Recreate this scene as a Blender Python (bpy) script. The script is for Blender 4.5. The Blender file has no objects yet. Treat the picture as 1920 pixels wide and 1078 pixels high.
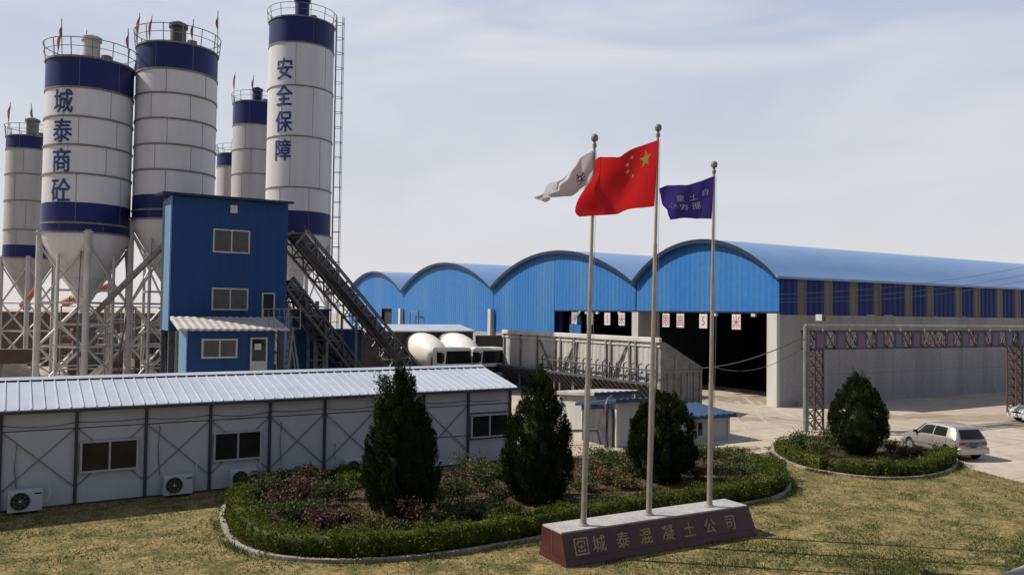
import bpy, bmesh, math, random
import numpy as np
from mathutils import Vector, Matrix
SC = bpy.context.scene
COL = SC.collection
rnd = random.Random(7)
NR = np.random.default_rng(11)

# ------------------------------------------------------------ camera
PITCH = math.atan(46/1500); ROLL = 0.013; CAMZ = 6.0; FPX = 1500.0
_F = Vector((0, math.cos(PITCH), math.sin(PITCH)))
_R0 = Vector((1, 0, 0)); _U0 = Vector((0, -math.sin(PITCH), math.cos(PITCH)))
_R = _R0*math.cos(ROLL) + _U0*math.sin(ROLL)
_U = _U0*math.cos(ROLL) - _R0*math.sin(ROLL)
cam = bpy.data.cameras.new('camera'); camo = bpy.data.objects.new('camera', cam); COL.objects.link(camo)
cam.sensor_width = 36; cam.lens = 36*FPX/1920; cam.clip_start = 0.1; cam.clip_end = 4000
mm = Matrix((_R, _U, -_F)).transposed().to_4x4(); mm.translation = Vector((0, 0, CAMZ)); camo.matrix_world = mm
SC.camera = camo

# ------------------------------------------------------------ world and sun
TOSUN = Vector((-0.71, 0.12, 0.70)).normalized()
w = bpy.data.worlds.new('World'); SC.world = w; w.use_nodes = True
nt = w.node_tree; nt.nodes.clear(); N = nt.nodes.new; L = nt.links.new
out = N('ShaderNodeOutputWorld'); bg = N('ShaderNodeBackground'); bg.inputs['Strength'].default_value = 0.1
sky = N('ShaderNodeTexSky'); sky.sky_type = 'NISHITA'; sky.sun_disc = False
sky.sun_elevation = math.asin(TOSUN.z); sky.sun_rotation = math.atan2(TOSUN.x, TOSUN.y)
sky.dust_density = 3.0; sky.air_density = 1.2; sky.altitude = 50
tc = N('ShaderNodeTexCoord'); sep = N('ShaderNodeSeparateXYZ'); L(tc.outputs['Generated'], sep.inputs[0])
# thin high cloud: a veil that is whiter low down, streaky higher up
mp = N('ShaderNodeMapping'); mp.inputs['Scale'].default_value = (1.6, 1.6, 5.5); mp.inputs['Rotation'].default_value = (0.25, 0.1, 0.3)
L(tc.outputs['Generated'], mp.inputs[0])
nz = N('ShaderNodeTexNoise'); nz.inputs['Scale'].default_value = 1.5; nz.inputs['Detail'].default_value = 5; nz.inputs['Roughness'].default_value = 0.5; nz.inputs['Distortion'].default_value = 0.7
L(mp.outputs[0], nz.inputs[0])
cr = N('ShaderNodeMapRange'); cr.inputs[1].default_value = 0.40; cr.inputs[2].default_value = 0.68; L(nz.outputs['Fac'], cr.inputs[0])
el = N('ShaderNodeMapRange'); el.inputs[1].default_value = 0.02; el.inputs[2].default_value = 0.42; el.inputs[3].default_value = 1.0; el.inputs[4].default_value = 0.0
L(sep.outputs['Z'], el.inputs[0])
veil = N('ShaderNodeMix'); veil.data_type = 'RGBA'; L(el.outputs[0], veil.inputs[0])
veil.inputs[6].default_value = (4.2, 4.9, 6.7, 1); veil.inputs[7].default_value = (7.2, 7.0, 6.95, 1)
cl = N('ShaderNodeMix'); cl.data_type = 'RGBA'; L(cr.outputs[0], cl.inputs[0]); L(veil.outputs[2], cl.inputs[6])
cl.inputs[7].default_value = (6.9, 6.9, 7.5, 1)
mx = N('ShaderNodeMix'); mx.data_type = 'RGBA'; mx.inputs[0].default_value = 0.88
# unseen sky overhead and behind the camera is darkened to deepen the shade
zn = N('ShaderNodeMapRange'); zn.inputs[1].default_value = 0.38; zn.inputs[2].default_value = 0.75; L(sep.outputs['Z'], zn.inputs[0])
bk = N('ShaderNodeMapRange'); bk.inputs[1].default_value = 0.35; bk.inputs[2].default_value = -0.45; L(sep.outputs['Y'], bk.inputs[0])
dm = N('ShaderNodeMath'); dm.operation = 'MAXIMUM'; L(zn.outputs[0], dm.inputs[0]); L(bk.outputs[0], dm.inputs[1])
dp = N('ShaderNodeMix'); dp.data_type = 'RGBA'; L(dm.outputs[0], dp.inputs[0]); L(cl.outputs[2], dp.inputs[6]); dp.inputs[7].default_value = (2.3, 2.75, 3.8, 1)
L(sky.outputs[0], mx.inputs[6]); L(dp.outputs[2], mx.inputs[7]); L(mx.outputs[2], bg.inputs['Color']); L(bg.outputs[0], out.inputs[0])
sd = bpy.data.lights.new('sun', 'SUN'); so = bpy.data.objects.new('sun', sd); COL.objects.link(so)
sd.energy = 4.9; sd.angle = math.radians(0.6); sd.color = (1.0, 0.95, 0.87)
so.rotation_euler = (-TOSUN).to_track_quat('-Z', 'Y').to_euler(); so.location = (-30, 10, 60)
SC.view_settings.view_transform = 'Standard'; SC.view_settings.look = 'None'
SC.view_settings.exposure = 0.14; SC.view_settings.gamma = 1.0
SC.cycles.max_bounces = 6; SC.cycles.use_denoising = True

# ------------------------------------------------------------ measuring helpers (survey of the photograph)
def ray(px, py): return _R*((px-960)/FPX) - _U*((py-539)/FPX) + _F
def G(px, py, z=0.0):
    d = ray(px, py); t = (z-CAMZ)/d.z; return Vector((d.x*t, d.y*t, z))
def D(px, py, Y):
    d = ray(px, py); t = Y/d.y; return Vector((d.x*t, Y, CAMZ+d.z*t))

# ------------------------------------------------------------ materials
ALB = 0.82
def mat(name, c, rough=0.6, c2=None, scale=2.0, metal=0.0, streak=False, bump=0.0, bscale=None, spec=0.4, fine=0.0, detail=6, lo=0.35, hi=0.7):
    """Surface with world-fixed noise between c and c2; streak stretches the noise down the wall (rain dirt)."""
    m = bpy.data.materials.new(name); m.use_nodes = True; t = m.node_tree; b = t.nodes['Principled BSDF']
    b.inputs['Roughness'].default_value = rough; b.inputs['Metallic'].default_value = metal; b.inputs['Specular IOR Level'].default_value = spec
    c2 = c2 or tuple(x*0.8 for x in c)
    c = tuple(x*ALB for x in c); c2 = tuple(x*ALB for x in c2)
    co = t.nodes.new('ShaderNodeTexCoord'); mp = t.nodes.new('ShaderNodeMapping')
    t.links.new(co.outputs['Object'], mp.inputs[0])
    if streak: mp.inputs['Scale'].default_value = (1, 1, 0.09)
    n = t.nodes.new('ShaderNodeTexNoise'); n.inputs['Scale'].default_value = scale; n.inputs['Detail'].default_value = detail; n.inputs['Roughness'].default_value = 0.6
    t.links.new(mp.outputs[0], n.inputs[0])
    r = t.nodes.new('ShaderNodeMapRange'); r.inputs[1].default_value = lo; r.inputs[2].default_value = hi
    t.links.new(n.outputs['Fac'], r.inputs[0])
    mix = t.nodes.new('ShaderNodeMix'); mix.data_type = 'RGBA'; mix.inputs[6].default_value = (*c, 1); mix.inputs[7].default_value = (*c2, 1)
    t.links.new(r.outputs[0], mix.inputs[0]); last = mix.outputs[2]
    if fine > 0:
        n2 = t.nodes.new('ShaderNodeTexNoise'); n2.inputs['Scale'].default_value = scale*9; n2.inputs['Detail'].default_value = 3
        t.links.new(co.outputs['Object'], n2.inputs[0])
        r2 = t.nodes.new('ShaderNodeMapRange'); r2.inputs[1].default_value = 0.3; r2.inputs[2].default_value = 0.7; r2.inputs[3].default_value = 1-fine; r2.inputs[4].default_value = 1+fine
        t.links.new(n2.outputs['Fac'], r2.inputs[0])
        mu = t.nodes.new('ShaderNodeMix'); mu.data_type = 'RGBA'; mu.blend_type = 'MULTIPLY'; mu.inputs[0].default_value = 1
        t.links.new(last, mu.inputs[6]); t.links.new(r2.outputs[0], mu.inputs[7]); last = mu.outputs[2]
    t.links.new(last, b.inputs['Base Color'])
    if bump > 0:
        nb = t.nodes.new('ShaderNodeTexNoise'); nb.inputs['Scale'].default_value = bscale or scale*6; nb.inputs['Detail'].default_value = 4
        t.links.new(co.outputs['Object'], nb.inputs[0])
        bp = t.nodes.new('ShaderNodeBump'); bp.inputs['Strength'].default_value = bump; bp.inputs['Distance'].default_value = 0.05
        t.links.new(nb.outputs['Fac'], bp.inputs['Height']); t.links.new(bp.outputs[0], b.inputs['Normal'])
    return m
def leafmat(name, ca, cb, cc=None, trans=0.25, rough=0.55):
    m = bpy.data.materials.new(name); m.use_nodes = True; t = m.node_tree; b = t.nodes['Principled BSDF']
    b.inputs['Roughness'].default_value = rough; b.inputs['Specular IOR Level'].default_value = 0.12
    g = t.nodes.new('ShaderNodeNewGeometry'); r = t.nodes.new('ShaderNodeValToRGB')
    e = r.color_ramp.elements; e[0].color = (*ca, 1); e[1].color = (*cb, 1)
    if cc: x = e.new(0.8); x.color = (*cb, 1); e[-1].color = (*cc, 1)
    co = t.nodes.new('ShaderNodeTexCoord'); n = t.nodes.new('ShaderNodeTexNoise'); n.inputs['Scale'].default_value = 2.2; n.inputs['Detail'].default_value = 3
    t.links.new(co.outputs['Object'], n.inputs[0])
    ad = t.nodes.new('ShaderNodeMath'); ad.operation = 'MULTIPLY_ADD'; ad.inputs[1].default_value = 0.9; t.links.new(n.outputs['Fac'], ad.inputs[0])
    sb = t.nodes.new('ShaderNodeMath'); sb.operation = 'MULTIPLY_ADD'; sb.inputs[1].default_value = 0.7; sb.inputs[2].default_value = -0.30
    t.links.new(g.outputs['Random Per Island'], sb.inputs[0]); t.links.new(sb.outputs[0], ad.inputs[2])
    t.links.new(ad.outputs[0], r.inputs[0]); t.links.new(r.outputs[0], b.inputs['Base Color'])
    tr = t.nodes.new('ShaderNodeBsdfTranslucent'); t.links.new(r.outputs[0], tr.inputs[0])
    ms = t.nodes.new('ShaderNodeMixShader'); ms.inputs[0].default_value = trans
    o = t.nodes['Material Output']; t.links.new(b.outputs[0], ms.inputs[1]); t.links.new(tr.outputs[0], ms.inputs[2]); t.links.new(ms.outputs[0], o.inputs[0])
    return m
def clothmat(name, c, c2):
    m = mat(name, c, 0.75, c2, 3.0, spec=0.2); t = m.node_tree; b = t.nodes['Principled BSDF']
    tr = t.nodes.new('ShaderNodeBsdfTranslucent'); tr.inputs[0].default_value = (*c, 1)
    ms = t.nodes.new('ShaderNodeMixShader'); ms.inputs[0].default_value = 0.3
    t.links.new(b.outputs[0], ms.inputs[1]); t.links.new(tr.outputs[0], ms.inputs[2]); t.links.new(ms.outputs[0], t.nodes['Material Output'].inputs[0])
    return m
M = {
 'yard': mat('concrete_yard', (0.56, 0.47, 0.375), 0.9, (0.42, 0.34, 0.26), 0.16, bump=0.2, bscale=3, spec=0.2, fine=0.12),
 'lawn': mat('dry_lawn', (0.27, 0.205, 0.088), 0.95, (0.085, 0.09, 0.028), 1.3, bump=0.8, bscale=9, spec=0.1, fine=0.45, lo=0.42, hi=0.66),
 'soil': mat('bed_soil', (0.125, 0.085, 0.05), 0.95, (0.055, 0.04, 0.025), 2.2, bump=0.8, spec=0.1, fine=0.35),
 'kerb': mat('kerb_concrete', (0.42, 0.37, 0.31), 0.9, (0.2, 0.165, 0.13), 2.2, bump=0.4, fine=0.2),
 'silo': mat('silo_white_paint', (0.70, 0.695, 0.69), 0.45, (0.63, 0.615, 0.60), 1.3, streak=True, fine=0.03),
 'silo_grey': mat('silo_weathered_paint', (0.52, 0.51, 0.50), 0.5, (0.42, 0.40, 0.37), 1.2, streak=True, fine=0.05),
 'band': mat('silo_blue_paint', (0.012, 0.019, 0.125), 0.4, (0.018, 0.022, 0.10), 1.8, streak=True, spec=0.25),
 'seam': mat('weld_seam', (0.23, 0.22, 0.20), 0.6, (0.14, 0.13, 0.12), 3.0),
 'steel': mat('painted_steel', (0.66, 0.64, 0.61), 0.5, (0.5, 0.46, 0.42), 1.4, fine=0.1),
 'steel_dark': mat('dark_steel', (0.10, 0.105, 0.12), 0.5, (0.055, 0.05, 0.05), 2.0),
 'steel_mid': mat('dusty_grey_steel', (0.25, 0.245, 0.235), 0.55, (0.14, 0.125, 0.11), 2.0),
 'galv': mat('galvanised_pole', (0.46, 0.42, 0.37), 0.38, (0.33, 0.28, 0.23), 2.2, metal=0.5),
 'rust': mat('red_oxide_steel', (0.10, 0.06, 0.055), 0.7, (0.055, 0.036, 0.033), 3.0),
 'orange': mat('orange_machine_paint', (0.52, 0.14, 0.05), 0.5, (0.34, 0.11, 0.05), 3.0),
 'tower': mat('blue_cladding', (0.013, 0.062, 0.195), 0.5, (0.016, 0.054, 0.16), 0.9, streak=True, spec=0.2, fine=0.05),
 'blue_lit_side': mat('blue_cladding_lit_side', (0.17, 0.29, 0.44), 0.5, (0.13, 0.24, 0.39), 1.5, streak=True),  # paler blue, sunlight on the left faces put into the colour
 'tower_trim': mat('blue_cladding_edge', (0.010, 0.022, 0.06), 0.45, (0.009, 0.02, 0.048), 1.5),
 'shed_front': mat('shed_front_blue', (0.026, 0.165, 0.455), 0.5, (0.075, 0.225, 0.43), 0.22, streak=True, fine=0.07, spec=0.25, lo=0.45, hi=0.8),
 'shed_roof': mat('shed_roof_blue', (0.125, 0.275, 0.54), 0.32, (0.17, 0.31, 0.53), 0.3, spec=0.8, fine=0.05),
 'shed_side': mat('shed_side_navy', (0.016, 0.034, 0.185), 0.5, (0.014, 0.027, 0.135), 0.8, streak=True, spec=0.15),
 'skylight': mat('skylight_sheet', (0.16, 0.15, 0.115), 0.5, (0.11, 0.105, 0.085), 0.8, streak=True),
 'concrete': mat('cast_concrete', (0.40, 0.385, 0.375), 0.85, (0.28, 0.27, 0.26), 0.55, streak=True, bump=0.15, fine=0.1),
 'pier': mat('pier_concrete', (0.66, 0.63, 0.57), 0.85, (0.5, 0.47, 0.42), 0.8, streak=True, bump=0.15),
 'prefab': mat('prefab_panel', (0.58, 0.57, 0.575), 0.5, (0.48, 0.47, 0.47), 0.6, streak=True, fine=0.03),
 'prefab_roof': mat('prefab_roof_sheet', (0.53, 0.565, 0.64), 0.5, (0.44, 0.47, 0.54), 0.5, spec=0.5, fine=0.05),
 'post': mat('dark_channel', (0.05, 0.053, 0.065), 0.5, (0.035, 0.035, 0.04), 2.0),
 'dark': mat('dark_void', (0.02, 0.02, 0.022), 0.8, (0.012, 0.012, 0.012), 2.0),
 'glass': mat('window_glass', (0.014, 0.015, 0.017), 0.05, (0.03, 0.028, 0.027), 1.2, spec=0.35),
 'glass_dusty': mat('dusty_window_glass', (0.085, 0.078, 0.062), 0.3, (0.05, 0.045, 0.036), 2.5, spec=0.5),
 'frame': mat('white_window_frame', (0.52, 0.51, 0.50), 0.5, (0.42, 0.4, 0.38), 3.0),
 'cream': mat('cream_canopy_sheet', (0.60, 0.575, 0.51), 0.5, (0.47, 0.44, 0.38), 1.0, streak=False, fine=0.06),
 'granite': mat('red_granite', (0.105, 0.032, 0.028), 0.35, (0.062, 0.023, 0.022), 2.5, fine=0.2),
 'granite_top': mat('pale_granite_top', (0.49, 0.455, 0.43), 0.6, (0.36, 0.33, 0.31), 2.0, fine=0.14),
 'gold': mat('worn_gold_paint', (0.46, 0.35, 0.17), 0.5, (0.32, 0.24, 0.11), 6.0),
 'white': mat('white_paint', (0.74, 0.72, 0.67), 0.4, (0.62, 0.59, 0.53), 1.5, fine=0.05),
 'truck_white': mat('truck_white_paint', (0.92, 0.88, 0.78), 0.4, (0.8, 0.74, 0.6), 1.2, fine=0.06),
 'black': mat('black_rubber', (0.02, 0.02, 0.02), 0.8, (0.03, 0.028, 0.026), 5.0),
 'red_flag': clothmat('red_flag_cloth', (0.62, 0.018, 0.02), (0.52, 0.014, 0.018)),
 'blue_flag': clothmat('blue_flag_cloth', (0.06, 0.04, 0.24), (0.05, 0.033, 0.2)),
 'white_flag': clothmat('white_flag_cloth', (0.66, 0.63, 0.63), (0.56, 0.53, 0.53)),
 'pennant': clothmat('faded_red_cloth', (0.34, 0.07, 0.07), (0.22, 0.08, 0.08)),
 'yellow': mat('yellow_star', (0.72, 0.58, 0.12), 0.7, (0.65, 0.5, 0.1), 5.0),
 'flag_white_ink': mat('flag_white_ink', (0.62, 0.60, 0.66), 0.7, None, 5.0),
 'flag_dark_ink': mat('flag_dark_ink', (0.05, 0.05, 0.08), 0.7, None, 5.0),
 'ink_blue': mat('blue_lettering', (0.025, 0.045, 0.21), 0.45, (0.03, 0.045, 0.17), 3.0),
 'ink_red': mat('red_lettering', (0.45, 0.04, 0.05), 0.5, (0.36, 0.05, 0.05), 3.0),
 'placard': mat('white_placard', (0.74, 0.68, 0.66), 0.5, (0.66, 0.56, 0.54), 3.0),
 'teal': mat('teal_board', (0.02, 0.10, 0.115), 0.5, (0.022, 0.07, 0.10), 3.0),
 'navy_board': mat('navy_board', (0.035, 0.05, 0.10), 0.5, (0.03, 0.04, 0.075), 3.0),
 'pink': mat('faded_pink_sheet', (0.25, 0.125, 0.18), 0.6, (0.19, 0.115, 0.15), 3.0),
 'lilac': mat('faded_lilac_sheet', (0.17, 0.14, 0.20), 0.6, (0.13, 0.115, 0.16), 3.0),
 'pink_ink': mat('pink_lettering', (0.36, 0.06, 0.16), 0.6, None, 3.0),
 'brick': mat('brown_wall', (0.15, 0.115, 0.09), 0.9, (0.085, 0.065, 0.05), 1.2, bump=0.3, fine=0.25),
 'corr_grey': mat('grey_sheet_wall', (0.53, 0.515, 0.48), 0.7, (0.38, 0.36, 0.325), 0.9, streak=True, fine=0.12, spec=0.15),
 'hut_roof': mat('hut_blue_roof', (0.035, 0.075, 0.15), 0.45, (0.03, 0.055, 0.105), 1.2, spec=0.4),
 'hut_wall': mat('hut_white_wall', (0.56, 0.53, 0.49), 0.65, (0.42, 0.40, 0.37), 1.0, streak=True),
 'aggregate': mat('aggregate_heap', (0.20, 0.165, 0.125), 0.95, (0.11, 0.09, 0.07), 1.5, bump=0.8, fine=0.3),
 'car_silver': mat('silver_car_paint', (0.54, 0.51, 0.46), 0.30, (0.50, 0.47, 0.42), 2.0, metal=0.6, spec=0.5),
 'car_white': mat('white_car_paint', (0.66, 0.65, 0.63), 0.28, None, 2.0, spec=0.6),
 'car_glass': mat('car_glass', (0.012, 0.013, 0.015), 0.1, (0.02, 0.02, 0.02), 2.0, spec=0.25),
 'lamp_red': mat('tail_lamp_red', (0.30, 0.055, 0.04), 0.25, None, 5.0),
 'lamp_clear': mat('clear_lamp', (0.6, 0.6, 0.58), 0.15, None, 5.0),
 'plate_blue': mat('blue_number_plate', (0.06, 0.09, 0.24), 0.4, None, 5.0),
 'alloy': mat('wheel_rim_metal', (0.5, 0.49, 0.48), 0.35, None, 5.0, metal=0.6),
 'conifer': leafmat('conifer_leaf', (0.007, 0.014, 0.004), (0.030, 0.042, 0.011), (0.095, 0.105, 0.025), 0.12),
 'conifer_light': leafmat('conifer_leaf_pale', (0.010, 0.018, 0.005), (0.042, 0.055, 0.013), (0.13, 0.14, 0.035), 0.15),  # paler leaf tones, used on one conifer
 'hedge': leafmat('boxwood_leaf', (0.022, 0.034, 0.006), (0.11, 0.13, 0.017), (0.22, 0.225, 0.036), 0.30),
 'rose_green': leafmat('rose_leaf_green', (0.03, 0.042, 0.016), (0.10, 0.115, 0.045), (0.28, 0.28, 0.17), 0.25),
 'rose_red': leafmat('rose_leaf_reddish', (0.05, 0.022, 0.016), (0.14, 0.085, 0.06), (0.32, 0.26, 0.19), 0.2),
 'dry': leafmat('dry_stalk', (0.09, 0.065, 0.03), (0.17, 0.125, 0.06), (0.26, 0.20, 0.10), 0.2),
 'airy': leafmat('sapling_leaf', (0.04, 0.06, 0.02), (0.09, 0.12, 0.045), (0.16, 0.19, 0.09), 0.35),
 'weed': leafmat('bed_weeds', (0.05, 0.042, 0.018), (0.085, 0.085, 0.03), (0.075, 0.12, 0.03), 0.2),
 'grass': leafmat('grass_blade', (0.10, 0.095, 0.03), (0.28, 0.215, 0.085), (0.42, 0.33, 0.15), 0.3, 0.7),
 'grass_green': leafmat('green_grass_blade', (0.035, 0.055, 0.012), (0.08, 0.105, 0.025), (0.15, 0.16, 0.05), 0.3, 0.7),
 'bark': mat('bark', (0.10, 0.07, 0.05), 0.9, (0.06, 0.045, 0.03), 6.0, bump=0.5),
 'cable': mat('cable_sheath', (0.05, 0.05, 0.055), 0.6, None, 3.0),
 'cable_pale': mat('weathered_cable', (0.20, 0.18, 0.17), 0.6, None, 3.0),
}

# ------------------------------------------------------------ mesh building
class MB:
    def __init__(s): s.v = []; s.f = []
    def add(s, vs, fs):
        o = len(s.v); s.v += [tuple(v) for v in vs]; s.f += [tuple(i+o for i in f) for f in fs]; return s
    def poly(s, *pts): return s.add(pts, [tuple(range(len(pts)))])
    def box(s, x0, x1, y0, y1, z0, z1):
        return s.add([(x0,y0,z0),(x1,y0,z0),(x1,y1,z0),(x0,y1,z0),(x0,y0,z1),(x1,y0,z1),(x1,y1,z1),(x0,y1,z1)],
                     [(3,2,1,0),(4,5,6,7),(0,1,5,4),(1,2,6,5),(2,3,7,6),(3,0,4,7)])
    def bbox(s, x0, x1, y0, y1, z0, z1, b):
        """box with chamfered vertical and top edges"""
        ring = lambda d, z: [(x0+d,y0,z),(x1-d,y0,z),(x1,y0+d,z),(x1,y1-d,z),(x1-d,y1,z),(x0+d,y1,z),(x0,y1-d,z),(x0,y0+d,z)]
        ins = [(x0+b,y0+b,z1),(x1-b,y0+b,z1),(x1-b,y0+b,z1),(x1-b,y1-b,z1),(x1-b,y1-b,z1),(x0+b,y1-b,z1),(x0+b,y1-b,z1),(x0+b,y0+b,z1)]
        vs = ring(b,z0)+ring(b,z1-b)+ins; fs = []
        for k in range(8):
            j = (k+1)%8; fs.append((k,j,8+j,8+k))
            fs.append((8+k,8+j,16+j,16+k))
        fs += [(16,17,19,21), tuple(reversed(range(8)))]
        return s.add(vs, fs)
    def bar(s, p, q, a, b=None):
        p = Vector(p); q = Vector(q); b = b or a; d = (q-p).normalized()
        u = Vector((0,0,1)).cross(d)
        u = Vector((1,0,0)) if u.length < 1e-4 else u.normalized()
        n = d.cross(u); u = u*a/2; n = n*b/2
        return s.add([p-u-n,p+u-n,p+u+n,p-u+n,q-u-n,q+u-n,q+u+n,q-u+n],[(3,2,1,0),(4,5,6,7),(0,1,5,4),(1,2,6,5),(2,3,7,6),(3,0,4,7)])
    def tube(s, p, q, r, r2=None, n=10):
        p = Vector(p); q = Vector(q); r2 = r if r2 is None else r2; d = (q-p).normalized()
        u = d.orthogonal().normalized(); w_ = d.cross(u); vs = []
        for c, rr in ((p, r), (q, r2)):
            for k in range(n):
                a = 2*math.pi*k/n; vs.append(c + u*math.cos(a)*rr + w_*math.sin(a)*rr)
        fs = [(k,(k+1)%n,n+(k+1)%n,n+k) for k in range(n)] + [tuple(reversed(range(n))), tuple(range(n,2*n))]
        return s.add(vs, fs)
    def path(s, pts, r, n=6, closed=False):
        pts = [Vector(p) for p in pts]; m = len(pts); vs = []
        for i, p in enumerate(pts):
            a = pts[i-1] if (i > 0 or closed) else p; b = pts[(i+1)%m] if (i < m-1 or closed) else p
            d = (b-a).normalized(); u = Vector((0,0,1)).cross(d)
            u = Vector((1,0,0)) if u.length < 1e-3 else u.normalized()
            w_ = d.cross(u)
            for k in range(n): t = 2*math.pi*k/n; vs.append(p+u*math.cos(t)*r+w_*math.sin(t)*r)
        fs = []
        for i in range(m if closed else m-1):
            j = (i+1)%m
            for k in range(n): fs.append((i*n+k, i*n+(k+1)%n, j*n+(k+1)%n, j*n+k))
        if not closed: fs += [tuple(reversed(range(n))), tuple(range((m-1)*n, m*n))]
        return s.add(vs, fs)
    def lathe(s, prof, n=40, c=(0,0), cap0=False, cap1=False, a0=0.0):
        vs = []; m = len(prof)
        for r, z in prof:
            for k in range(n): t = a0+2*math.pi*k/n; vs.append((c[0]+r*math.cos(t), c[1]+r*math.sin(t), z))
        fs = []
        for i in range(m-1):
            for k in range(n): fs.append((i*n+k, i*n+(k+1)%n, (i+1)*n+(k+1)%n, (i+1)*n+k))
        if cap0: fs.append(tuple(reversed(range(n))))
        if cap1: fs.append(tuple(range((m-1)*n, m*n)))
        return s.add(vs, fs)
    def grid(s, P):
        r = len(P); c = len(P[0])
        return s.add([p for row in P for p in row], [(i*c+j, i*c+j+1, (i+1)*c+j+1, (i+1)*c+j) for i in range(r-1) for j in range(c-1)])
    def prism(s, pts, axis, a, b):
        """polygon in the plane across axis, from a to b"""
        def mk(p, t): return (t,p[0],p[1]) if axis == 'x' else ((p[0],t,p[1]) if axis == 'y' else (p[0],p[1],t))
        n = len(pts); vs = [mk(p,a) for p in pts]+[mk(p,b) for p in pts]
        return s.add(vs, [tuple(range(n)), tuple(reversed(range(n,2*n)))]+[(k,n+k,n+(k+1)%n,(k+1)%n) for k in range(n)])
    def build(s, name, m, parent=None, smooth=False, recalc=True):
        me = bpy.data.meshes.new(name); me.from_pydata([tuple(v) for v in s.v], [], s.f)
        if recalc:
            b = bmesh.new(); b.from_mesh(me); bmesh.ops.recalc_face_normals(b, faces=b.faces); b.to_mesh(me); b.free()
        me.update()
        if smooth:
            me.polygons.foreach_set('use_smooth', [True]*len(me.polygons))
            try: me.set_sharp_from_angle(angle=math.radians(38))
            except Exception: pass
        me.materials.append(m if not isinstance(m, str) else M[m])
        o = bpy.data.objects.new(name, me); COL.objects.link(o)
        if parent is not None: o.parent = parent
        return o
def build_each(mb, name, m, parent, smooth=False):
    par = list(range(len(mb.v)))
    def find(i):
        while par[i] != i: par[i] = par[par[i]]; i = par[i]
        return i
    for f in mb.f:
        a = find(f[0])
        for i in f[1:]: par[find(i)] = a
    comp = {}
    for f in mb.f: comp.setdefault(find(f[0]), []).append(f)
    outs = []
    for fs in comp.values():
        ids = sorted({i for f in fs for i in f}); mp = {i: k for k, i in enumerate(ids)}
        q = MB(); q.v = [mb.v[i] for i in ids]; q.f = [tuple(mp[i] for i in f) for f in fs]; outs.append(q.build(name, m, parent, smooth))
    return outs
def tag(o, label=None, cat=None, group=None, kind=None):
    for k, v in (('label', label), ('category', cat), ('group', group), ('kind', kind)):
        if v: o[k] = v
    return o
def thing(name, label, cat, loc=(0,0,0), rz=0.0, group=None):
    o = bpy.data.objects.new(name, None); COL.objects.link(o); o.empty_display_size = 0.3
    o.location = loc; o.rotation_euler = (0,0,rz); return tag(o, label, cat, group)
def copy_tree(o, parent=None):
    c = o.copy(); COL.objects.link(c)
    if parent is not None: c.parent = parent
    for ch in list(o.children): copy_tree(ch, c)
    return c
def leafmesh(name, C, A, ln, wd, m, parent=None, extra=None, kind=None):
    """many diamond leaves: C centres, A growth directions (N,3), ln/wd sizes (N,)"""
    n = len(C); A = A/np.linalg.norm(A, axis=1, keepdims=True)
    B = np.cross(A, NR.normal(size=(n,3))); B /= np.linalg.norm(B, axis=1, keepdims=True)+1e-9
    ln = np.broadcast_to(ln, (n,))[:,None]; wd = np.broadcast_to(wd, (n,))[:,None]
    V = np.stack([C, C+A*ln*.45+B*wd*.5, C+A*ln, C+A*ln*.45-B*wd*.5], 1).reshape(-1,3)
    idx = np.arange(4*n, dtype=np.int32); starts = np.arange(0, 4*n, 4, dtype=np.int32); tot = np.full(n, 4, np.int32)
    if extra is not None:
        ev, ef = extra; o = len(V); V = np.vstack([V, np.array(ev)])
        fi = np.array([i for f in ef for i in f], np.int32)+o; fl = np.array([len(f) for f in ef], np.int32)
        fs = np.concatenate([[0], np.cumsum(fl)[:-1]]).astype(np.int32)+len(idx)
        idx = np.concatenate([idx, fi]); starts = np.concatenate([starts, fs]); tot = np.concatenate([tot, fl])
    me = bpy.data.meshes.new(name); me.vertices.add(len(V)); me.vertices.foreach_set('co', V.astype(np.float32).ravel())
    me.loops.add(len(idx)); me.loops.foreach_set('vertex_index', idx.astype(np.int32)); me.polygons.add(len(starts))
    me.polygons.foreach_set('loop_start', starts.astype(np.int32)); me.polygons.foreach_set('loop_total', tot.astype(np.int32)); me.update(calc_edges=True); me.validate()
    me.materials.append(M[m]); ob = bpy.data.objects.new(name, me); COL.objects.link(ob)
    if parent is not None: ob.parent = parent
    if kind: ob['kind'] = kind
    return ob
def glyphs(txt, bold=0.0, sub=0.0):
    """outline of one string as a flat triangle mesh, centred, one em high"""
    c = bpy.data.curves.new('tmp', 'FONT'); c.body = txt; c.size = 1.0; c.offset = bold; c.resolution_u = 3
    o = bpy.data.objects.new('tmp', c); COL.objects.link(o); bpy.context.view_layer.update()
    dg = bpy.context.evaluated_depsgraph_get(); me = bpy.data.meshes.new_from_object(o.evaluated_get(dg), depsgraph=dg)
    b = bmesh.new(); b.from_mesh(me); bmesh.ops.remove_doubles(b, verts=b.verts, dist=1e-4); bmesh.ops.triangulate(b, faces=b.faces)
    if sub > 0:
        for _ in range(3):
            es = [e for e in b.edges if e.calc_length() > sub]
            if not es: break
            bmesh.ops.subdivide_edges(b, edges=es, cuts=1); bmesh.ops.triangulate(b, faces=b.faces)
    vs = [(v.co.x, v.co.y) for v in b.verts]; b.verts.index_update(); fs = [tuple(v.index for v in f.verts) for f in b.faces]; b.free()
    bpy.data.objects.remove(o); bpy.data.curves.remove(c); bpy.data.meshes.remove(me)
    xs = [p[0] for p in vs]; ys = [p[1] for p in vs]; cx = (min(xs)+max(xs))/2; cy = (min(ys)+max(ys))/2
    return [(x-cx, y-cy) for x, y in vs], fs

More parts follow.
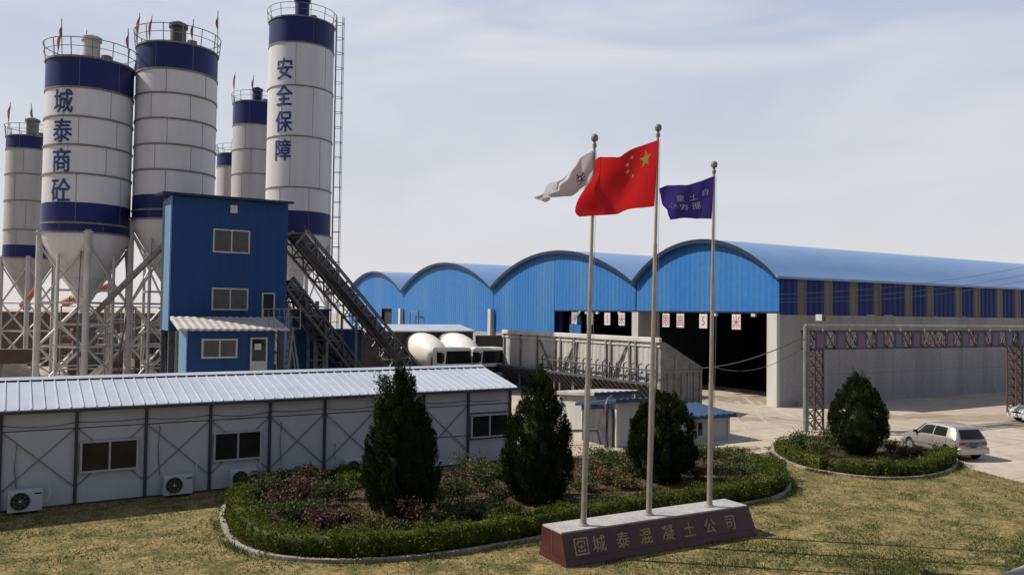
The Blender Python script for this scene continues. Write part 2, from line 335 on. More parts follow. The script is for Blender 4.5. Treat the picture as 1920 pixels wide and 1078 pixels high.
TH = math.atan2(0.51, 0.86)              # the works' own grid: u runs away to the right, v away to the left
ux, uy = math.cos(TH), math.sin(TH)
def loc2w(o, x, y): return (o[0]+ux*x-uy*y, o[1]+uy*x+ux*y)

# ------------------------------------------------------------ ground
def catmull(pts, n=8, closed=True):
    pts = [Vector((p[0],p[1])) for p in pts]; m = len(pts); out_ = []
    for i in range(m if closed else m-1):
        if closed: p0,p1,p2,p3 = pts[i-1],pts[i],pts[(i+1)%m],pts[(i+2)%m]
        else: p0,p1,p2,p3 = pts[max(i-1,0)],pts[i],pts[i+1],pts[min(i+2,m-1)]
        for k in range(n):
            t = k/n; out_.append(0.5*((2*p1)+(p2-p0)*t+(2*p0-5*p1+4*p2-p3)*t*t+(3*p1-p0-3*p2+p3)*t**3))
    if not closed: out_.append(pts[-1])
    return out_
def inset(poly, d):
    m = len(poly); o = []
    ar = sum(poly[i].x*poly[(i+1)%m].y-poly[(i+1)%m].x*poly[i].y for i in range(m)); s = 1 if ar > 0 else -1
    for i in range(m):
        t = (poly[(i+1)%m]-poly[i-1]).normalized(); nrm = Vector((-t.y, t.x))*s; o.append(poly[i]+nrm*d)
    return o
def inpoly(P, poly):
    x, y = P[:,0], P[:,1]; ins = np.zeros(len(P), bool); m = len(poly)
    for i in range(m):
        x1,y1 = poly[i]; x2,y2 = poly[(i+1)%m]
        if y1 == y2: continue
        c = ((y1 > y) != (y2 > y)) & (x < (x2-x1)*(y-y1)/(y2-y1)+x1); ins ^= c
    return ins
tag(MB().poly((-900,-200,0),(900,-200,0),(900,1600,0),(-900,1600,0)).build('yard_ground', 'yard'), kind='structure')
g2 = lambda a, b: (G(a,b).x, G(a,b).y)
M['tyre'] = mat('tyre_dust', (0.47, 0.385, 0.305), 0.9, (0.54, 0.45, 0.36), 0.9, spec=0.2, fine=0.2)
M['stain'] = mat('mud_stain', (0.33, 0.25, 0.185), 0.9, (0.42, 0.335, 0.26), 0.9, bump=0.2, spec=0.2, fine=0.2)
def stain(pts, z):
    c = catmull([g2(*p) for p in pts], 6); c = [(p.x+rnd.uniform(-.12,.12), p.y+rnd.uniform(-.25,.25), z) for p in c]
    tag(MB().poly(*c).build('mud_stain', 'stain'), kind='structure')
stain(((1690,779),(1740,775),(1830,779),(1960,772),(1990,783),(1900,789),(1800,790)), .004); stain(((1560,781),(1660,777),(1720,783),(1650,787)), .005); stain(((1860,797),(1930,790),(2000,790),(2000,812),(1930,806)), .006)
stain(((1372,786),(1420,781),(1470,784),(1430,790)), .004); stain(((1345,748),(1400,742),(1448,750),(1440,758),(1380,756)), .005); stain(((1330,842),(1390,836),(1440,838),(1420,846),(1350,850)), .006)
def track(pts, z):
    c = catmull([g2(*p) for p in pts], 8, False)
    for off in (-.75,.75):
        mb = MB(); L_ = []; R_ = []
        for i, p in enumerate(c):
            t = (c[min(i+1,len(c)-1)]-c[max(i-1,0)]).normalized(); nn = Vector((-t.y,t.x)); w_ = .13+.05*math.sin(i*1.9+off)
            L_.append((*(p+nn*(off-w_)),z)); R_.append((*(p+nn*(off+w_)),z))
        tag(mb.grid([L_,R_]).build('tyre_mark', 'tyre'), kind='structure')
track(((1400,752),(1440,775),(1500,790),(1680,800),(1960,818)), .0075); track(((1380,760),(1420,800),(1440,830),(1470,842)), .0085); track(((1960,838),(1860,822),(1700,806),(1560,790),(1470,778),(1415,745)), .0095)
mb = MB()
for i in range(-2, 14): a = loc2w((14,36), 0, i*4.5-12); b = loc2w((14,36), 60, i*4.5-12); mb.bar((*a,.003),(*b,.003),.035,.004)
for i in range(0, 13): a = loc2w((14,36), i*5-10, -20); b = loc2w((14,36), i*5-10, 34); mb.bar((*a,.0025),(*b,.0025),.035,.004)
jo = mb.build('slab_joints', 'stain'); tag(jo, kind='structure')
lawn_edge = [g2(*p) for p in ((962,866),(1100,853),(1200,846),(1310,856),(1400,853),(1450,846),(1480,828),(1560,818),(1680,826),(1770,851),(1805,873),(1850,888),(1920,906),(2080,940),(2300,985))]
lawn_edge = [(p.x,p.y) for p in catmull(lawn_edge, 6, False)]
lawn_poly = lawn_edge + [g2(2300,1010), g2(1925,1060), g2(1868,1084), g2(1700,1160), (3.0,8.0), (-14,3), (-34,8), (-26.5,21.5)] + [(-13.1-5, 24.3-3)]
lawn_poly = lawn_poly[:-1] + [(-13.4-7.6, 24.5-4.8), (-0.2,32.7)]
mb = MB(); mb.poly(*[(x,y,0.03) for x,y in lawn_poly]); mb.poly(*[(x,y,0.0) for x,y in lawn_poly])
n = len(lawn_poly); mb.f += [(i,(i+1)%n,n+(i+1)%n,n+i) for i in range(n)]
bm_ = bmesh.new(); me_ = bpy.data.meshes.new('lawn'); me_.from_pydata(mb.v, [], mb.f); bm_.from_mesh(me_); bmesh.ops.triangulate(bm_, faces=bm_.faces); bmesh.ops.recalc_face_normals(bm_, faces=bm_.faces); bm_.to_mesh(me_); bm_.free()
me_.materials.append(M['lawn']); lawn = bpy.data.objects.new('lawn', me_); COL.objects.link(lawn); tag(lawn, kind='structure')
pathpts = [g2(1925,1064), g2(1868,1088), g2(1700,1165), (3.3,7.6), (12,4), g2(2300,1030)]
mb = MB(); mb.poly(*[(x,y,0.10) for x,y in pathpts]); n = len(pathpts); mb.v += [(x,y,0) for x,y in pathpts]; mb.f += [(i,(i+1)%n,n+(i+1)%n,n+i) for i in range(n)]
tag(mb.build('footpath', 'kerb'), kind='structure')

isl1 = catmull([g2(*p) for p in ((413,962),(420,1002),(447,1032),(510,1050),(600,1058),(700,1057),(800,1049),(905,1034),(1005,1016),(1130,994),(1260,972),(1390,951),(1455,938),(1483,920),(1470,893),(1420,869),(1330,856),(1200,856),(1060,864),(940,879),(820,893),(700,902),(590,909),(500,917),(440,934))], 8)
isl2 = catmull([g2(*p) for p in ((1447,843),(1460,862),(1500,879),(1560,891),(1640,900),(1720,899),(1775,889),(1797,874),(1785,856),(1740,843),(1660,832),(1560,824),(1490,824))], 8)
def bed(isl, nm):
    inn = inset(isl, 0.14); m = len(isl); mb = MB()
    mb.v = [(p.x,p.y,0.02) for p in isl]+[(p.x,p.y,0.12) for p in isl]+[(p.x,p.y,0.12) for p in inn]+[(p.x,p.y,0.02) for p in inn]
    for i in range(m):
        j = (i+1)%m
        for a in range(3): mb.f.append((a*m+i, a*m+j, (a+1)*m+j, (a+1)*m+i))
    k = mb.build('kerb', 'kerb'); 
    inn = inset(isl, 0.15); c = sum(inn, Vector((0,0)))/m; P = []
    for t in (0, .15, .35, .6, .85, 1.0):
        row = [(p.x+(c.x-p.x)*t, p.y+(c.y-p.y)*t, 0.06+0.10*min(1,t*3)+rnd.uniform(-.02,.03)*(t > 0)) for p in inn]; P.append(row+[row[0]])
    s = MB().grid(P).build('bed_soil', 'soil', None, True); tag(s, kind='structure')
    return k, s
k1, s1 = bed(isl1, 'a'); tag(k1, 'low broken concrete kerb round the large flower bed', 'kerb')
k2, s2 = bed(isl2, 'b'); tag(k2, 'low pale concrete kerb round the small flower bed near the silver hatchback', 'kerb')

# grass blades on the lawn (thinner far away)
def blades(npts, xr, yr, cond, m, nm, h, wd):
    P = np.stack([NR.uniform(*xr, npts), NR.uniform(*yr, npts)], 1)
    k = inpoly(P, lawn_poly) & ~inpoly(P, [(p.x,p.y) for p in isl1]) & ~inpoly(P, [(p.x,p.y) for p in isl2])
    P = P[k]; P = P[cond(P)]
    C = np.column_stack([P, np.full(len(P), 0.028)]); A = NR.normal(size=(len(P),3))*[.75,.75,.2]+[0.1,0,0.8]
    o = leafmesh(nm, C, A, NR.uniform(.5,1.3,len(P))*h, NR.uniform(.6,1.3,len(P))*wd, m); tag(o, kind='stuff'); return o
def field(P, s, ph=0.0):
    x, y = P[:,0]*s, P[:,1]*s
    return (np.sin(x*1.3+ph+np.sin(y*.9+ph))+np.sin(y*1.7-ph*2+np.sin(x*1.1))+np.sin((x+y)*.73+ph)+.6*np.sin(x*3.1-y*2.3+ph))/3.6
dry_keep = lambda P: NR.uniform(size=len(P)) < np.clip(0.62+0.75*field(P,1.1), .12, 1)
blades(170000, (-17,25), (15,36), dry_keep, 'grass', 'dry_grass', 0.075, 0.016)
def green_keep(P):
    x, y = P[:,0], P[:,1]
    near = np.clip((23.5-(y-0.12*(x-8)))/4.5, 0, 1)*np.clip((x-1)/6, 0, 1)       # greener strip along the path side
    edge = np.clip(1-np.abs(np.hypot((x-0.5)*.62-(y-25)*.35, 0)), 0, 0)
    q = 0.16+0.85*near+.5*np.clip(1-(y-17.5-.55*np.abs(x+2))/3.0, 0, 1); f = np.clip(field(P,1.9,2.0)*1.3+.30, 0, 1)
    return NR.uniform(size=len(P)) < np.clip(q*f*1.5, 0, 1)
blades(130000, (-17,25), (15,36), green_keep, 'grass_green', 'green_grass', 0.095, 0.022)
strip = lambda P: NR.uniform(size=len(P)) < np.clip((22.3-(P[:,1]-0.10*(P[:,0]-8)))/4.0,0,1)*np.clip((P[:,0]-1.0)/5,0,1)*np.clip(.35+.95*field(P,1.4,4.0),0,1)
blades(170000, (0,19), (14.5,24), strip, 'grass_green', 'green_grass', 0.09, 0.022)
for isl in (isl1, isl2):
    ov = inset(isl, -.10); n = 5200; k = NR.integers(0, len(ov), n); f = NR.uniform(size=n); P = np.array([[p.x,p.y] for p in ov]); P = P[k]*(1-f[:,None])+np.roll(P,-1,0)[k]*f[:,None]+NR.normal(size=(n,2))*.07
    kp = NR.uniform(size=n) < np.clip(.35+.9*field(P,2.1,.7),0,1); P = P[kp]; tag(leafmesh('kerb_grass', np.column_stack([P, np.full(len(P),.03)]), NR.normal(size=(len(P),3))*[.5,.5,.1]+[0,0,1], NR.uniform(.08,.2,len(P)), NR.uniform(.015,.03,len(P)), 'grass_green'), kind='stuff')

# ------------------------------------------------------------ material storage shed with four barrel roofs
C0 = (17.6, 52.6); shed = thing('storage_shed', 'long blue storage shed with four arched roofs and a concrete side wall', 'shed', (*C0, 0), TH)
VY = [0, 14.7, 38.4, 63.0, 84.4]; RISE = [2.85, 3.15, 3.15, 2.95]; ZV = 8.55; LEN = 92.0; ZL = 6.25
def arch(b, y):
    a, c = VY[b], VY[b+1]; s = (y-a)/(c-a)*2-1
    h = RISE[b]; half = (c-a)/2; R = (half*half+h*h)/(2*h); return ZV + math.sqrt(max(R*R-(s*half)**2, 0))-(R-h)
def facade(b, y0, y1, zb):
    """ribbed sheet from zb(y) up to the arch"""
    mb = MB(); P = [[],[]]; y = y0; k = 0; step = 0.13
    while y <= y1+1e-6:
        d = -0.018 if (k % 4) in (1,2) else 0.0
        P[0].append((d, y, zb)); P[1].append((d, y, arch(b,y)-0.04)); y += step; k += 1
    mb.grid(P); return mb
for b in range(4):
    y0, y1 = VY[b]+0.02, VY[b+1]
    zb = ZL if b == 0 else 3.85
    if b == 1:
        mb = facade(b, 14.72, 26.6, ZL); q = facade(b, 26.6, y1, 3.85); mb.add(q.v, q.f)
    elif b == 3:
        mb = facade(b, y0, 66.8, 3.85); q = facade(b, 66.8, 70.6, ZL); mb.add(q.v, q.f); q = facade(b, 70.6, y1, 3.85); mb.add(q.v, q.f)
    else: mb = facade(b, y0, y1, zb)
    mb.build('front_cladding', 'shed_front', shed)
    # roof: barrel sheet with thickness, overhanging the front
    P = []; P2 = []
    for x in [-0.45]+[i*LEN/12 for i in range(13)]:
        r = []; r2 = []
        for k in range(41):
            y = VY[b]+(VY[b+1]-VY[b])*k/40; z = arch(b, y); e = 0.22 if (b == 0 and k == 0) else 0
            r.append((x, y-e, z+0.10-e*0.3)); r2.append((x, y-e, z-0.06-e*0.3))
        P.append(r); P2.append(r2)
    mb = MB(); mb.grid(P); mb.grid(P2); mb.grid([P[0], P2[0]]); mb.grid([P[-1], P2[-1]]); mb.grid([[r[0] for r in P],[r[0] for r in P2]])
    rf = mb.build('roof', 'shed_roof', shed, True)
    mb = MB(); rw = []; rw2 = []
    for k in range(41):
        y = VY[b]+(VY[b+1]-VY[b])*k/40; z = arch(b, y); rw.append((-0.47, y, z+0.11)); rw2.append((-0.47, y, z-0.20))
    mb.grid([rw, rw2]); mb.grid([[(-0.44,p[1],p[2]) for p in rw],[(-0.44,p[1],p[2]) for p in rw2]]); mb.grid([rw2,[(-0.44,p[1],p[2]) for p in rw2]])
    mb.build('fascia', 'tower_trim', rf)
MB().box(-0.06,0.5, 0.0,14.7, ZL-0.12, ZL+0.0).box(-0.06,.5,14.7,26.6,ZL-.12,ZL).build('lintel', 'tower_trim', shed)
# lower part of the closed bays, base wall, back and far walls
mb = MB().box(0.0,0.35,26.6,84.4,0,3.85); mb.box(LEN-.3,LEN,0.3,84.4,0,ZV+3.2).box(0.35,LEN-.3,84.1,84.4,0,ZV); mb.build('base_wall', 'concrete', shed)
# side: concrete up to 6.2 m, navy sheets and skylight sheets above
mb = MB().box(0,LEN,0.0,0.75,0,6.05); mb.box(1.6,LEN,-0.18,0.0,0,0.32); mb.build('side_wall', 'concrete', shed)
mb = MB()
for i in range(1, 31): mb.box(i*3-0.012, i*3+0.012, -0.006, 0.02, 0.33, 6.0)
for z in (2.0, 4.0): mb.box(1.6, LEN, -0.005, 0.02, z-.012, z+.012)
mb.build('shutter_joint', 'seam', shed)
sl = [1.8,4.5,7.2,9.9,13.6,16.3,20.1,22.7,26.0,28.8,31.9,34.7,37.9,41,44,47,50,53,56,59]
def ribbed(x0, x1, yb, z0, z1):
    P = [[],[]]; x = x0; k = 0
    while x < x1-1e-6:
        d = -0.04 if (k % 4) in (1,2) else 0.0; P[0].append((x,yb+d,z0)); P[1].append((x,yb+d,z1)); x += 0.15; k += 1
    P[0].append((x1,yb,z0)); P[1].append((x1,yb,z1)); return MB().grid(P)
x = 0.0
for s in sl:
    ribbed(x, s, 0.06, 6.0, ZV-0.02).build('side_cladding', 'shed_side', shed); ribbed(s, s+0.95, 0.075, 6.0, ZV-0.02).build('skylight_panel', 'skylight', shed); x = s+0.95
ribbed(x, LEN, 0.06, 6.0, ZV-.02).build('side_cladding', 'shed_side', shed)
MB().box(0.1,LEN,0.2,0.3,6.05,ZV-.02).build('inner_lining', 'dark', shed)  # near-black lining, interior shade put into its colour
mb = MB()
for i in range(0, 90, 2):
    if rnd.random() < .45: mb.box(i*1.0+3, i+3+rnd.uniform(.4,1.5), -0.02, 0.02, 6.05, 6.05+rnd.uniform(.04,.14))
mb.build('mortar_edge', 'concrete', shed)
MB().bbox(-0.25,0.04,-0.02,0.85,0,6.12,0.02).build('corner_pier', 'pier', shed)
MB().box(-0.1,2.2,14.25,15.05,0,ZL-.12).box(2.2,LEN-.3,14.55,14.75,0,ZV).build('pier', 'pier', shed)
for yy in (38.4, 63.0): MB().box(-0.5,-0.05,yy-0.30,yy+0.30,0,ZL+0.05).build('pier', 'pier', shed)
MB().box(2.3,LEN-.4,.76,.9,0,6.05).box(2.3,LEN-.4,14.4,14.54,0,ZV).box(2.3,LEN-.4,14.76,14.9,0,ZV).box(LEN-.5,LEN-.32,.9,84,0,ZV+2.5).box(.36,.5,30,84,0,ZV).build('shade_lining', 'dark', shed)  # near-black panels added on the inner walls, shade put into their colour
MB().box(7.5,LEN-.6,.95,14.35,.02,.04).box(7.5,LEN-.6,14.95,84,.02,.04).build('shade_floor', 'dark', shed)  # near-black floor sheet deep inside, shade put into its colour
for yb_, hh in ((4,2.6),(19,3.2)):
    P = []
    for i in range(9):
        f = i/8; P.append([(24+math.cos(2*math.pi*k/24)*10*f*(1+.1*math.sin(3*k)), yb_+3+math.sin(2*math.pi*k/24)*5.5*f, .03+hh*(1-f)) for k in range(25)])
    tag(MB().grid(P).build('sand_heap','brick',None,True),'dark sand heap deep inside the storage shed, '+('in the right bay' if yb_ == 4 else 'behind the inner pier'),'heap')
    bpy.data.objects[-1 if False else ('sand_heap' if yb_ == 4 else 'sand_heap.001')].location = (*C0,0); bpy.data.objects['sand_heap' if yb_ == 4 else 'sand_heap.001'].rotation_euler = (0,0,TH)
MB().box(0.5,0.7,26.2,30,0,ZL-.12).build('door_jamb', 'tower', shed)
MB().box(.9,1.0,23.6,25.4,0,5.7).build('door_leaf', 'shed_front', shed)
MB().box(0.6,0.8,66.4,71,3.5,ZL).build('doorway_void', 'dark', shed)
mb = MB()
for yy in (16.6,19.7,21.3): mb.box(-.1,.1,yy,yy+.3,5.92,6.12)
for yy in (2.0,5.6): mb.box(-.1,.1,yy,yy+.35,5.9,6.1)
build_each(mb, 'floodlight', 'steel', shed)
def placard(yc, zc, ch, lab, dark=False):
    x = -0.14
    p = thing('height_limit_placard', lab, 'sign', (*loc2w(C0, x, yc), zc-.5), TH, 'red lettered placards hanging in the shed opening')
    MB().box(-.02,.02,-.40,.40,-.02,1.02).build('board', 'placard', p)
    gv, gf = glyphs(ch, 0.0)
    MB().add([(-0.027, -gx*.78, .5+gy*.92) for gx, gy in gv], gf).build('lettering', 'ink_red', p, recalc=False)
    MB().bar((0,-.3,1.0),(0,-.3,1.25),.02).bar((0,.3,1.0),(0,.3,1.25),.02).build('hanger', 'steel_mid', p)
for px, ch, lab in ((1080,'限','white placard with a red character, first one left of the white flagpole'), (1109,'高','white placard with a red character hanging half behind the white flagpole'), (1142,'5','placard with a red 5 hanging left of the inner concrete pier'), (1169,'米','placard with a red character beside the inner concrete pier'),
                    (1252,'限','white placard with a red character just right of the middle flagpole'), (1279,'高','white placard with a dense red character, second right of the middle flagpole'), (1322,'5','placard with a red 5 beside the blue flag pole'), (1384,'米','placard with a red branching character nearest the corner pier')):
    k = (px-960)/1500; t = (C0[0]-k*C0[1])/(0.51+0.86*k)/1.0; placard(t, 5.52, ch, lab)

# ------------------------------------------------------------ cement silos
def silo(label, X, Y, R, zb, zt, b1, b0, rings, tex=None, tang=0, tz=None, th=1.25, wall='silo', vent='steel_mid', ladder=None, legs=True, bandgap=0.4, lat=0.0, legk=1.0, ventr=0.45, venth=1.6):
    s = thing('cement_silo', label, 'silo', (X, Y, 0), TH, 'cement silos with blue bands'); fa = math.atan2(-Y, -X)-TH
    MB().lathe([(R, zb), (R, zt)], 64).build('shell', wall, s, True)
    MB().lathe([(R, zt),(R*.5, zt+.25),(0.02, zt+.32)], 48).build('top_cone', 'steel_mid', s, True)
    MB().lathe([(R+.012, b1), (R+.012, zt-.02)], 64).build('blue_band', 'band', s, True)
    MB().lathe([(R+.012, zb+.03), (R+.012, b0)], 64).build('blue_band', 'band', s, True)
    mb = MB()
    for z in rings: mb.lathe([(R-.02,z-.05),(R+.05,z-.05),(R+.05,z+.05),(R-.02,z+.05)], 64)
    mb.lathe([(R-.02,zt-.04),(R+.07,zt-.04),(R+.07,zt+.06),(R-.02,zt+.06)], 64)
    mb.lathe([(R-.02,zb-.06),(R+.06,zb-.06),(R+.06,zb+.04),(R-.02,zb+.04)], 64)
    build_each(mb, 'ring_flange', 'seam', s)
    mb = MB(); zz = [zb]+list(rings)+[zt]
    for i in range(len(zz)-1):
        for a in range(3):
            t = fa-0.55+a*0.95+(i % 2)*0.33+rnd.uniform(-.1,.1); p = (math.cos(t)*(R+.004), math.sin(t)*(R+.004))
            mb.bar((p[0],p[1],zz[i]+.05),(p[0],p[1],zz[i+1]-.05),.022)
    build_each(mb, 'plate_seam', 'seam', s)
    cz = zb-R*1.75
    MB().lathe([(R, zb-.05),(R*.97, zb-.5),(0.28, cz),(0.24, cz-.5),(0.02,cz-.52)], 48).build('cone', wall, s, True)
    mb = MB().lathe([(R*.62,zb-R*.75),(R*.62+.06,zb-R*.75),(R*.62+.06,zb-R*.75+.1),(R*.62,zb-R*.75+.1)],40); mb.tube((0,0,cz-.5),(0,0,cz-1.1),.3,n=14)
    for fz in (.30,.62): rz_ = R-(R-.28)*fz; zz_ = zb-.05-(zb-.05-cz)*fz; mb.lathe([(rz_-.05,zz_-.03),(rz_+.06,zz_-.03),(rz_+.06,zz_+.03),(rz_-.05,zz_+.03)],40)
    mb.build('outlet', 'steel_mid', s)
    rr = R*1.03; h = 1.0; nb = 14; mb = MB()
    for z, r_ in ((zt+h, .026),(zt+h*.55,.02)): mb.path([(math.cos(2*math.pi*k/36)*(rr+.1*(z-zt)), math.sin(2*math.pi*k/36)*(rr+.1*(z-zt)), z) for k in range(36)], r_, 5, True)
    for k in range(nb): a = 2*math.pi*k/nb+.2; mb.bar((math.cos(a)*rr, math.sin(a)*rr, zt),(math.cos(a)*(rr+.1), math.sin(a)*(rr+.1), zt+h), .04)
    mb.build('railing', 'steel_mid', s)
    vx, vy = math.cos(fa)*-.3, math.sin(fa)*-.3
    MB().lathe([(ventr,zt+.1),(ventr,zt+venth),(ventr*1.2,zt+venth),(ventr*1.2,zt+venth+.22),(ventr*.3,zt+venth+.42),(0.01,zt+venth+.43)],20,(vx,vy)).build('dust_filter', vent, s, True)
    ha = fa+.5; MB().lathe([(.28,zt+.1),(.28,zt+.42),(.01,zt+.46)],12,(math.cos(ha)*R*.7,math.sin(ha)*R*.7)).build('hatch', 'steel_mid', s)
    if legs:
        lp = []
        for k in range(4):
            a = k*math.pi/2; p = (math.cos(a)*(R+.02), math.sin(a)*(R+.02)); lp.append(p)
            MB().tube((p[0],p[1],0),(p[0],p[1],zb+.15),.17,n=14).box(p[0]-.26,p[0]+.26,p[1]-.26,p[1]+.26,zb-.02,zb+.04).build('leg', 'steel', s, True)
        lv = [1.4,3.8,6.2,zb-.75]
        for k in range(4):
            p, q = lp[k], lp[(k+1)%4]; mb = MB(); d = (Vector(q)-Vector(p)).normalized()*.15
            a = (p[0]+d.x,p[1]+d.y); c = (q[0]-d.x,q[1]-d.y)
            for z in lv[:3]: mb.bar((*a,z),(*c,z),.11)
            for i in range(3):
                z0, z1 = lv[i]+.06, lv[i+1]-.06; mb.bar((*a,z0),(*c,z1),.085); mb.bar((*a,z1),(*c,z0),.085)
            mb.bar((*a,0.1),(*c,lv[0]),.085); mb.bar((*c,0.1),(*a,lv[0]),.085)
            mb.build('bracing', 'steel', s)
    if Y < 50:
        mb = MB(); ip = [(math.cos(a)*R*.86, math.sin(a)*R*.86) for a in (math.pi/4, 3*math.pi/4, 5*math.pi/4, 7*math.pi/4)]
        for p in ip: mb.tube((p[0],p[1],0),(p[0],p[1],zb-1.2),.085,n=8)
        for k in range(4):
            p, q = ip[k], ip[(k+1)%4]
            for z in (2.6,5.0,6.9): mb.bar((*p,z),(*q,z),.08)
            mb.bar((*p,2.6),(*q,5.0),.05); mb.bar((*p,5.0),(*q,2.6),.05)
        mb.build('inner_frame', 'steel', s)
        MB().box(-1.0,1.1,-1.0,1.0,4.95,5.0).box(-.5,.6,-.5,.5,3.2,4.6).build('weigh_hopper', 'steel_mid', s)
        mb = MB(); mb.path([(R*.9,-.4,zb-.8),(R*1.0,-.5,6.0),(R*.8,-.5,3.0),(R*.9,-.5,.2)],.06,6).path([(-.3,-R*.9,zb-1.0),(-.4,-R*.95,5.5),(-.2,-R*.9,.2)],.05,6); mb.build('cement_pipe', 'steel_mid', s)
    if tex:
        mb = MB(); ta = fa+tang; rp = R+.022
        for ch, z in zip(tex, tz):
            gv, gf = glyphs(ch, 0.0, 0.12)
            for ox, oz, oo in ((-.02,0,0),(.02,0,.001),(0,-.016,.002),(0,.016,.003)): mb.add([(math.cos(ta+(gx+ox)*th*.95/R)*(rp+oo), math.sin(ta+(gx+ox)*th*.95/R)*(rp+oo), z+(gy+oz)*th*1.12) for gx, gy in gv], gf)
        mb.build('lettering', 'ink_blue', s, recalc=False)
    if ladder is not None:
        a = fa+ladder; mb = MB(); n_ = Vector((math.cos(a), math.sin(a), 0)); t_ = Vector((-n_.y, n_.x, 0)); b_ = n_*(R+.18)
        for sg in (-1,1): mb.bar(b_+t_*.24*sg+Vector((0,0,.5)), b_+t_*.24*sg+Vector((0,0,zt+1)), .05)
        z = .6
        while z < zt+.9: mb.bar(b_-t_*.24+Vector((0,0,z)), b_+t_*.24+Vector((0,0,z)), .03); z += .32
        z = 2.6; hoops = []
        while z < zt+1.1:
            mb.path([b_+t_*(.36*math.cos(u))+n_*(.62*math.sin(u))+Vector((0,0,z)) for u in [i*math.pi/8 for i in range(9)]], .022, 5); z += 1.2
        for u in (math.pi*.3, math.pi*.5, math.pi*.7): p = b_+t_*(.36*math.cos(u))+n_*(.62*math.sin(u)); mb.bar(p+Vector((0,0,2.6)), p+Vector((0,0,zt+1)), .03)
        mb.build('caged_ladder', 'steel_mid', s)
    return s
silo('nearest white silo lettered in blue beside the blue mixing tower', -24.05, 45.0, 2.22, 10.0, 19.5, 17.85, 11.6, [10.5,13.15,14.7,16.25,17.83], '城泰商砼', -.62, [17.05,15.45,13.85,12.25], 1.22, bandgap=.4, vent='steel')
silo('plain white silo with blue bands rising just behind the mixing tower', -19.95, 46.9, 2.22, 11.0, 21.0, 19.5, 12.35, [11.5,13.75,15.2,16.65,18.1,19.48], vent='steel_dark')
silo('tallest white silo with a ladder up its side and blue lettering', -17.1, 63.5, 2.52, 11.8, 28.6, 26.6, 13.55, [15.35,19.3,23.2,26.57], '安全保障', -.52, [24.5,22.45,20.4,18.2], 1.56, ladder=1.42, vent='band', ventr=.55, venth=2.1, legk=1.2)
silo('smaller dusty silo standing between the plain silo and the tallest one', -25.9, 80.0, 2.29, 11.9, 26.35, 24.1, 13.5, [14.2,16.7,19.2,21.6,24.07], wall='silo_grey', vent='band')
silo('farthest silo, mostly hidden behind its dusty neighbour', -29.6, 85.0, 1.95, 11.0, 22.2, 20.9, 12.4, [14,17,20.88], wall='silo_grey')
silo('dusty silo at the left edge of the yard with a narrow blue band', -42.4, 70.0, 1.95, 10.1, 20.6, 19.5, 11.2, [12.5,15,17.3,19.48], wall='silo_grey', vent='steel_mid', ventr=.5)
# red pennants on bamboo canes along the railings
pen = thing('pennant', 'tmp', 'pennant', (0,0,0), 0, 'faded pennants on the silo railings')
MB().bar((0,0,0),(0.02,0,2.6),.035).build('cane', 'steel_mid', pen)
P = [[(0.02-.0*t + .03*math.sin(t*7), .01*math.sin(t*9), 2.55-1.25*t), (0.02-.10*math.sin(min(1,t*1.1)*math.pi*.9)-.03, .07*math.sin(t*8+1), 2.55-1.25*t-.1)] for t in [i/10 for i in range(11)]]
MB().grid(P).build('cloth', 'pennant', pen, True)
for i, (px, Y, zt, lean, lab) in enumerate((
    (97,46.0,19.5,.10,'pennant leaning outward at the left rim of the nearest lettered silo'), (111,44.5,19.5,-.05,'pennant on a bent cane, second from the left on the nearest lettered silo'), (153,46.3,19.5,.02,'pennant just left of the dust filter on the nearest lettered silo'), (236,46.0,19.5,-.03,'wide pennant at the right rim of the nearest lettered silo'),
    (249,47.5,21.0,.05,'pennant at the left rim of the plain silo'), (271,47.9,21.0,.06,'tallest pennant on the plain silo, left of its dust filter'), (353,48.5,21.0,.03,'pennant right of the dust filter on the plain silo'), (403,47.0,21.0,-.02,'greyish pennant at the right rim of the plain silo'),
    (435,79.5,26.35,.02,'pennant at the left rim of the smaller dusty silo'), (470,80.5,26.35,.02,'pennant behind the blue dust filter of the smaller dusty silo'), (12,70,20.6,.04,'bare looking pennant left of the filter on the silo at the left edge'), (64,70.5,20.6,-.1,'pennant right of the filter on the silo at the left edge'))):
    q = D(px, 300, Y); o = pen if i == 0 else copy_tree(pen); o.location = (q.x, q.y, zt+.05); o.rotation_euler = (0, lean*1.2, rnd.uniform(-.4,.4)); o['label'] = lab
    sc = 1.0 if Y < 60 else 1.25; o.scale = (sc,sc,sc)

# ------------------------------------------------------------ blue mixing tower and control room
T0 = (-17.15, 40.0); tw = thing('mixing_tower', 'tall dark blue clad tower with two windows, next to the silos', 'tower', (*T0, 0), TH)
W_, D_, Z0, Z1 = 5.85, 3.0, 4.85, 11.62
mb = ribbed(0, W_, 0, Z0, Z1); mb.box(0.0,W_,0.06,D_,Z0,Z1); mb.build('wall', 'tower', tw)
MB().box(-.02,.05,-.06,D_,Z0,Z1).build('end_cladding', 'blue_lit_side', tw)
mb = MB(); mb.add([(-.45,-.35,Z1+.02),(W_+.22,-.35,Z1+.02),(W_+.22,D_+.3,Z1+.3),(-.45,D_+.3,Z1+.3),(-.45,-.35,Z1+.14),(W_+.22,-.35,Z1+.14),(W_+.22,D_+.3,Z1+.42),(-.45,D_+.3,Z1+.42)],[(3,2,1,0),(4,5,6,7),(0,1,5,4),(1,2,6,5),(2,3,7,6),(3,0,4,7)]); mb.build('roof', 'tower_trim', tw)
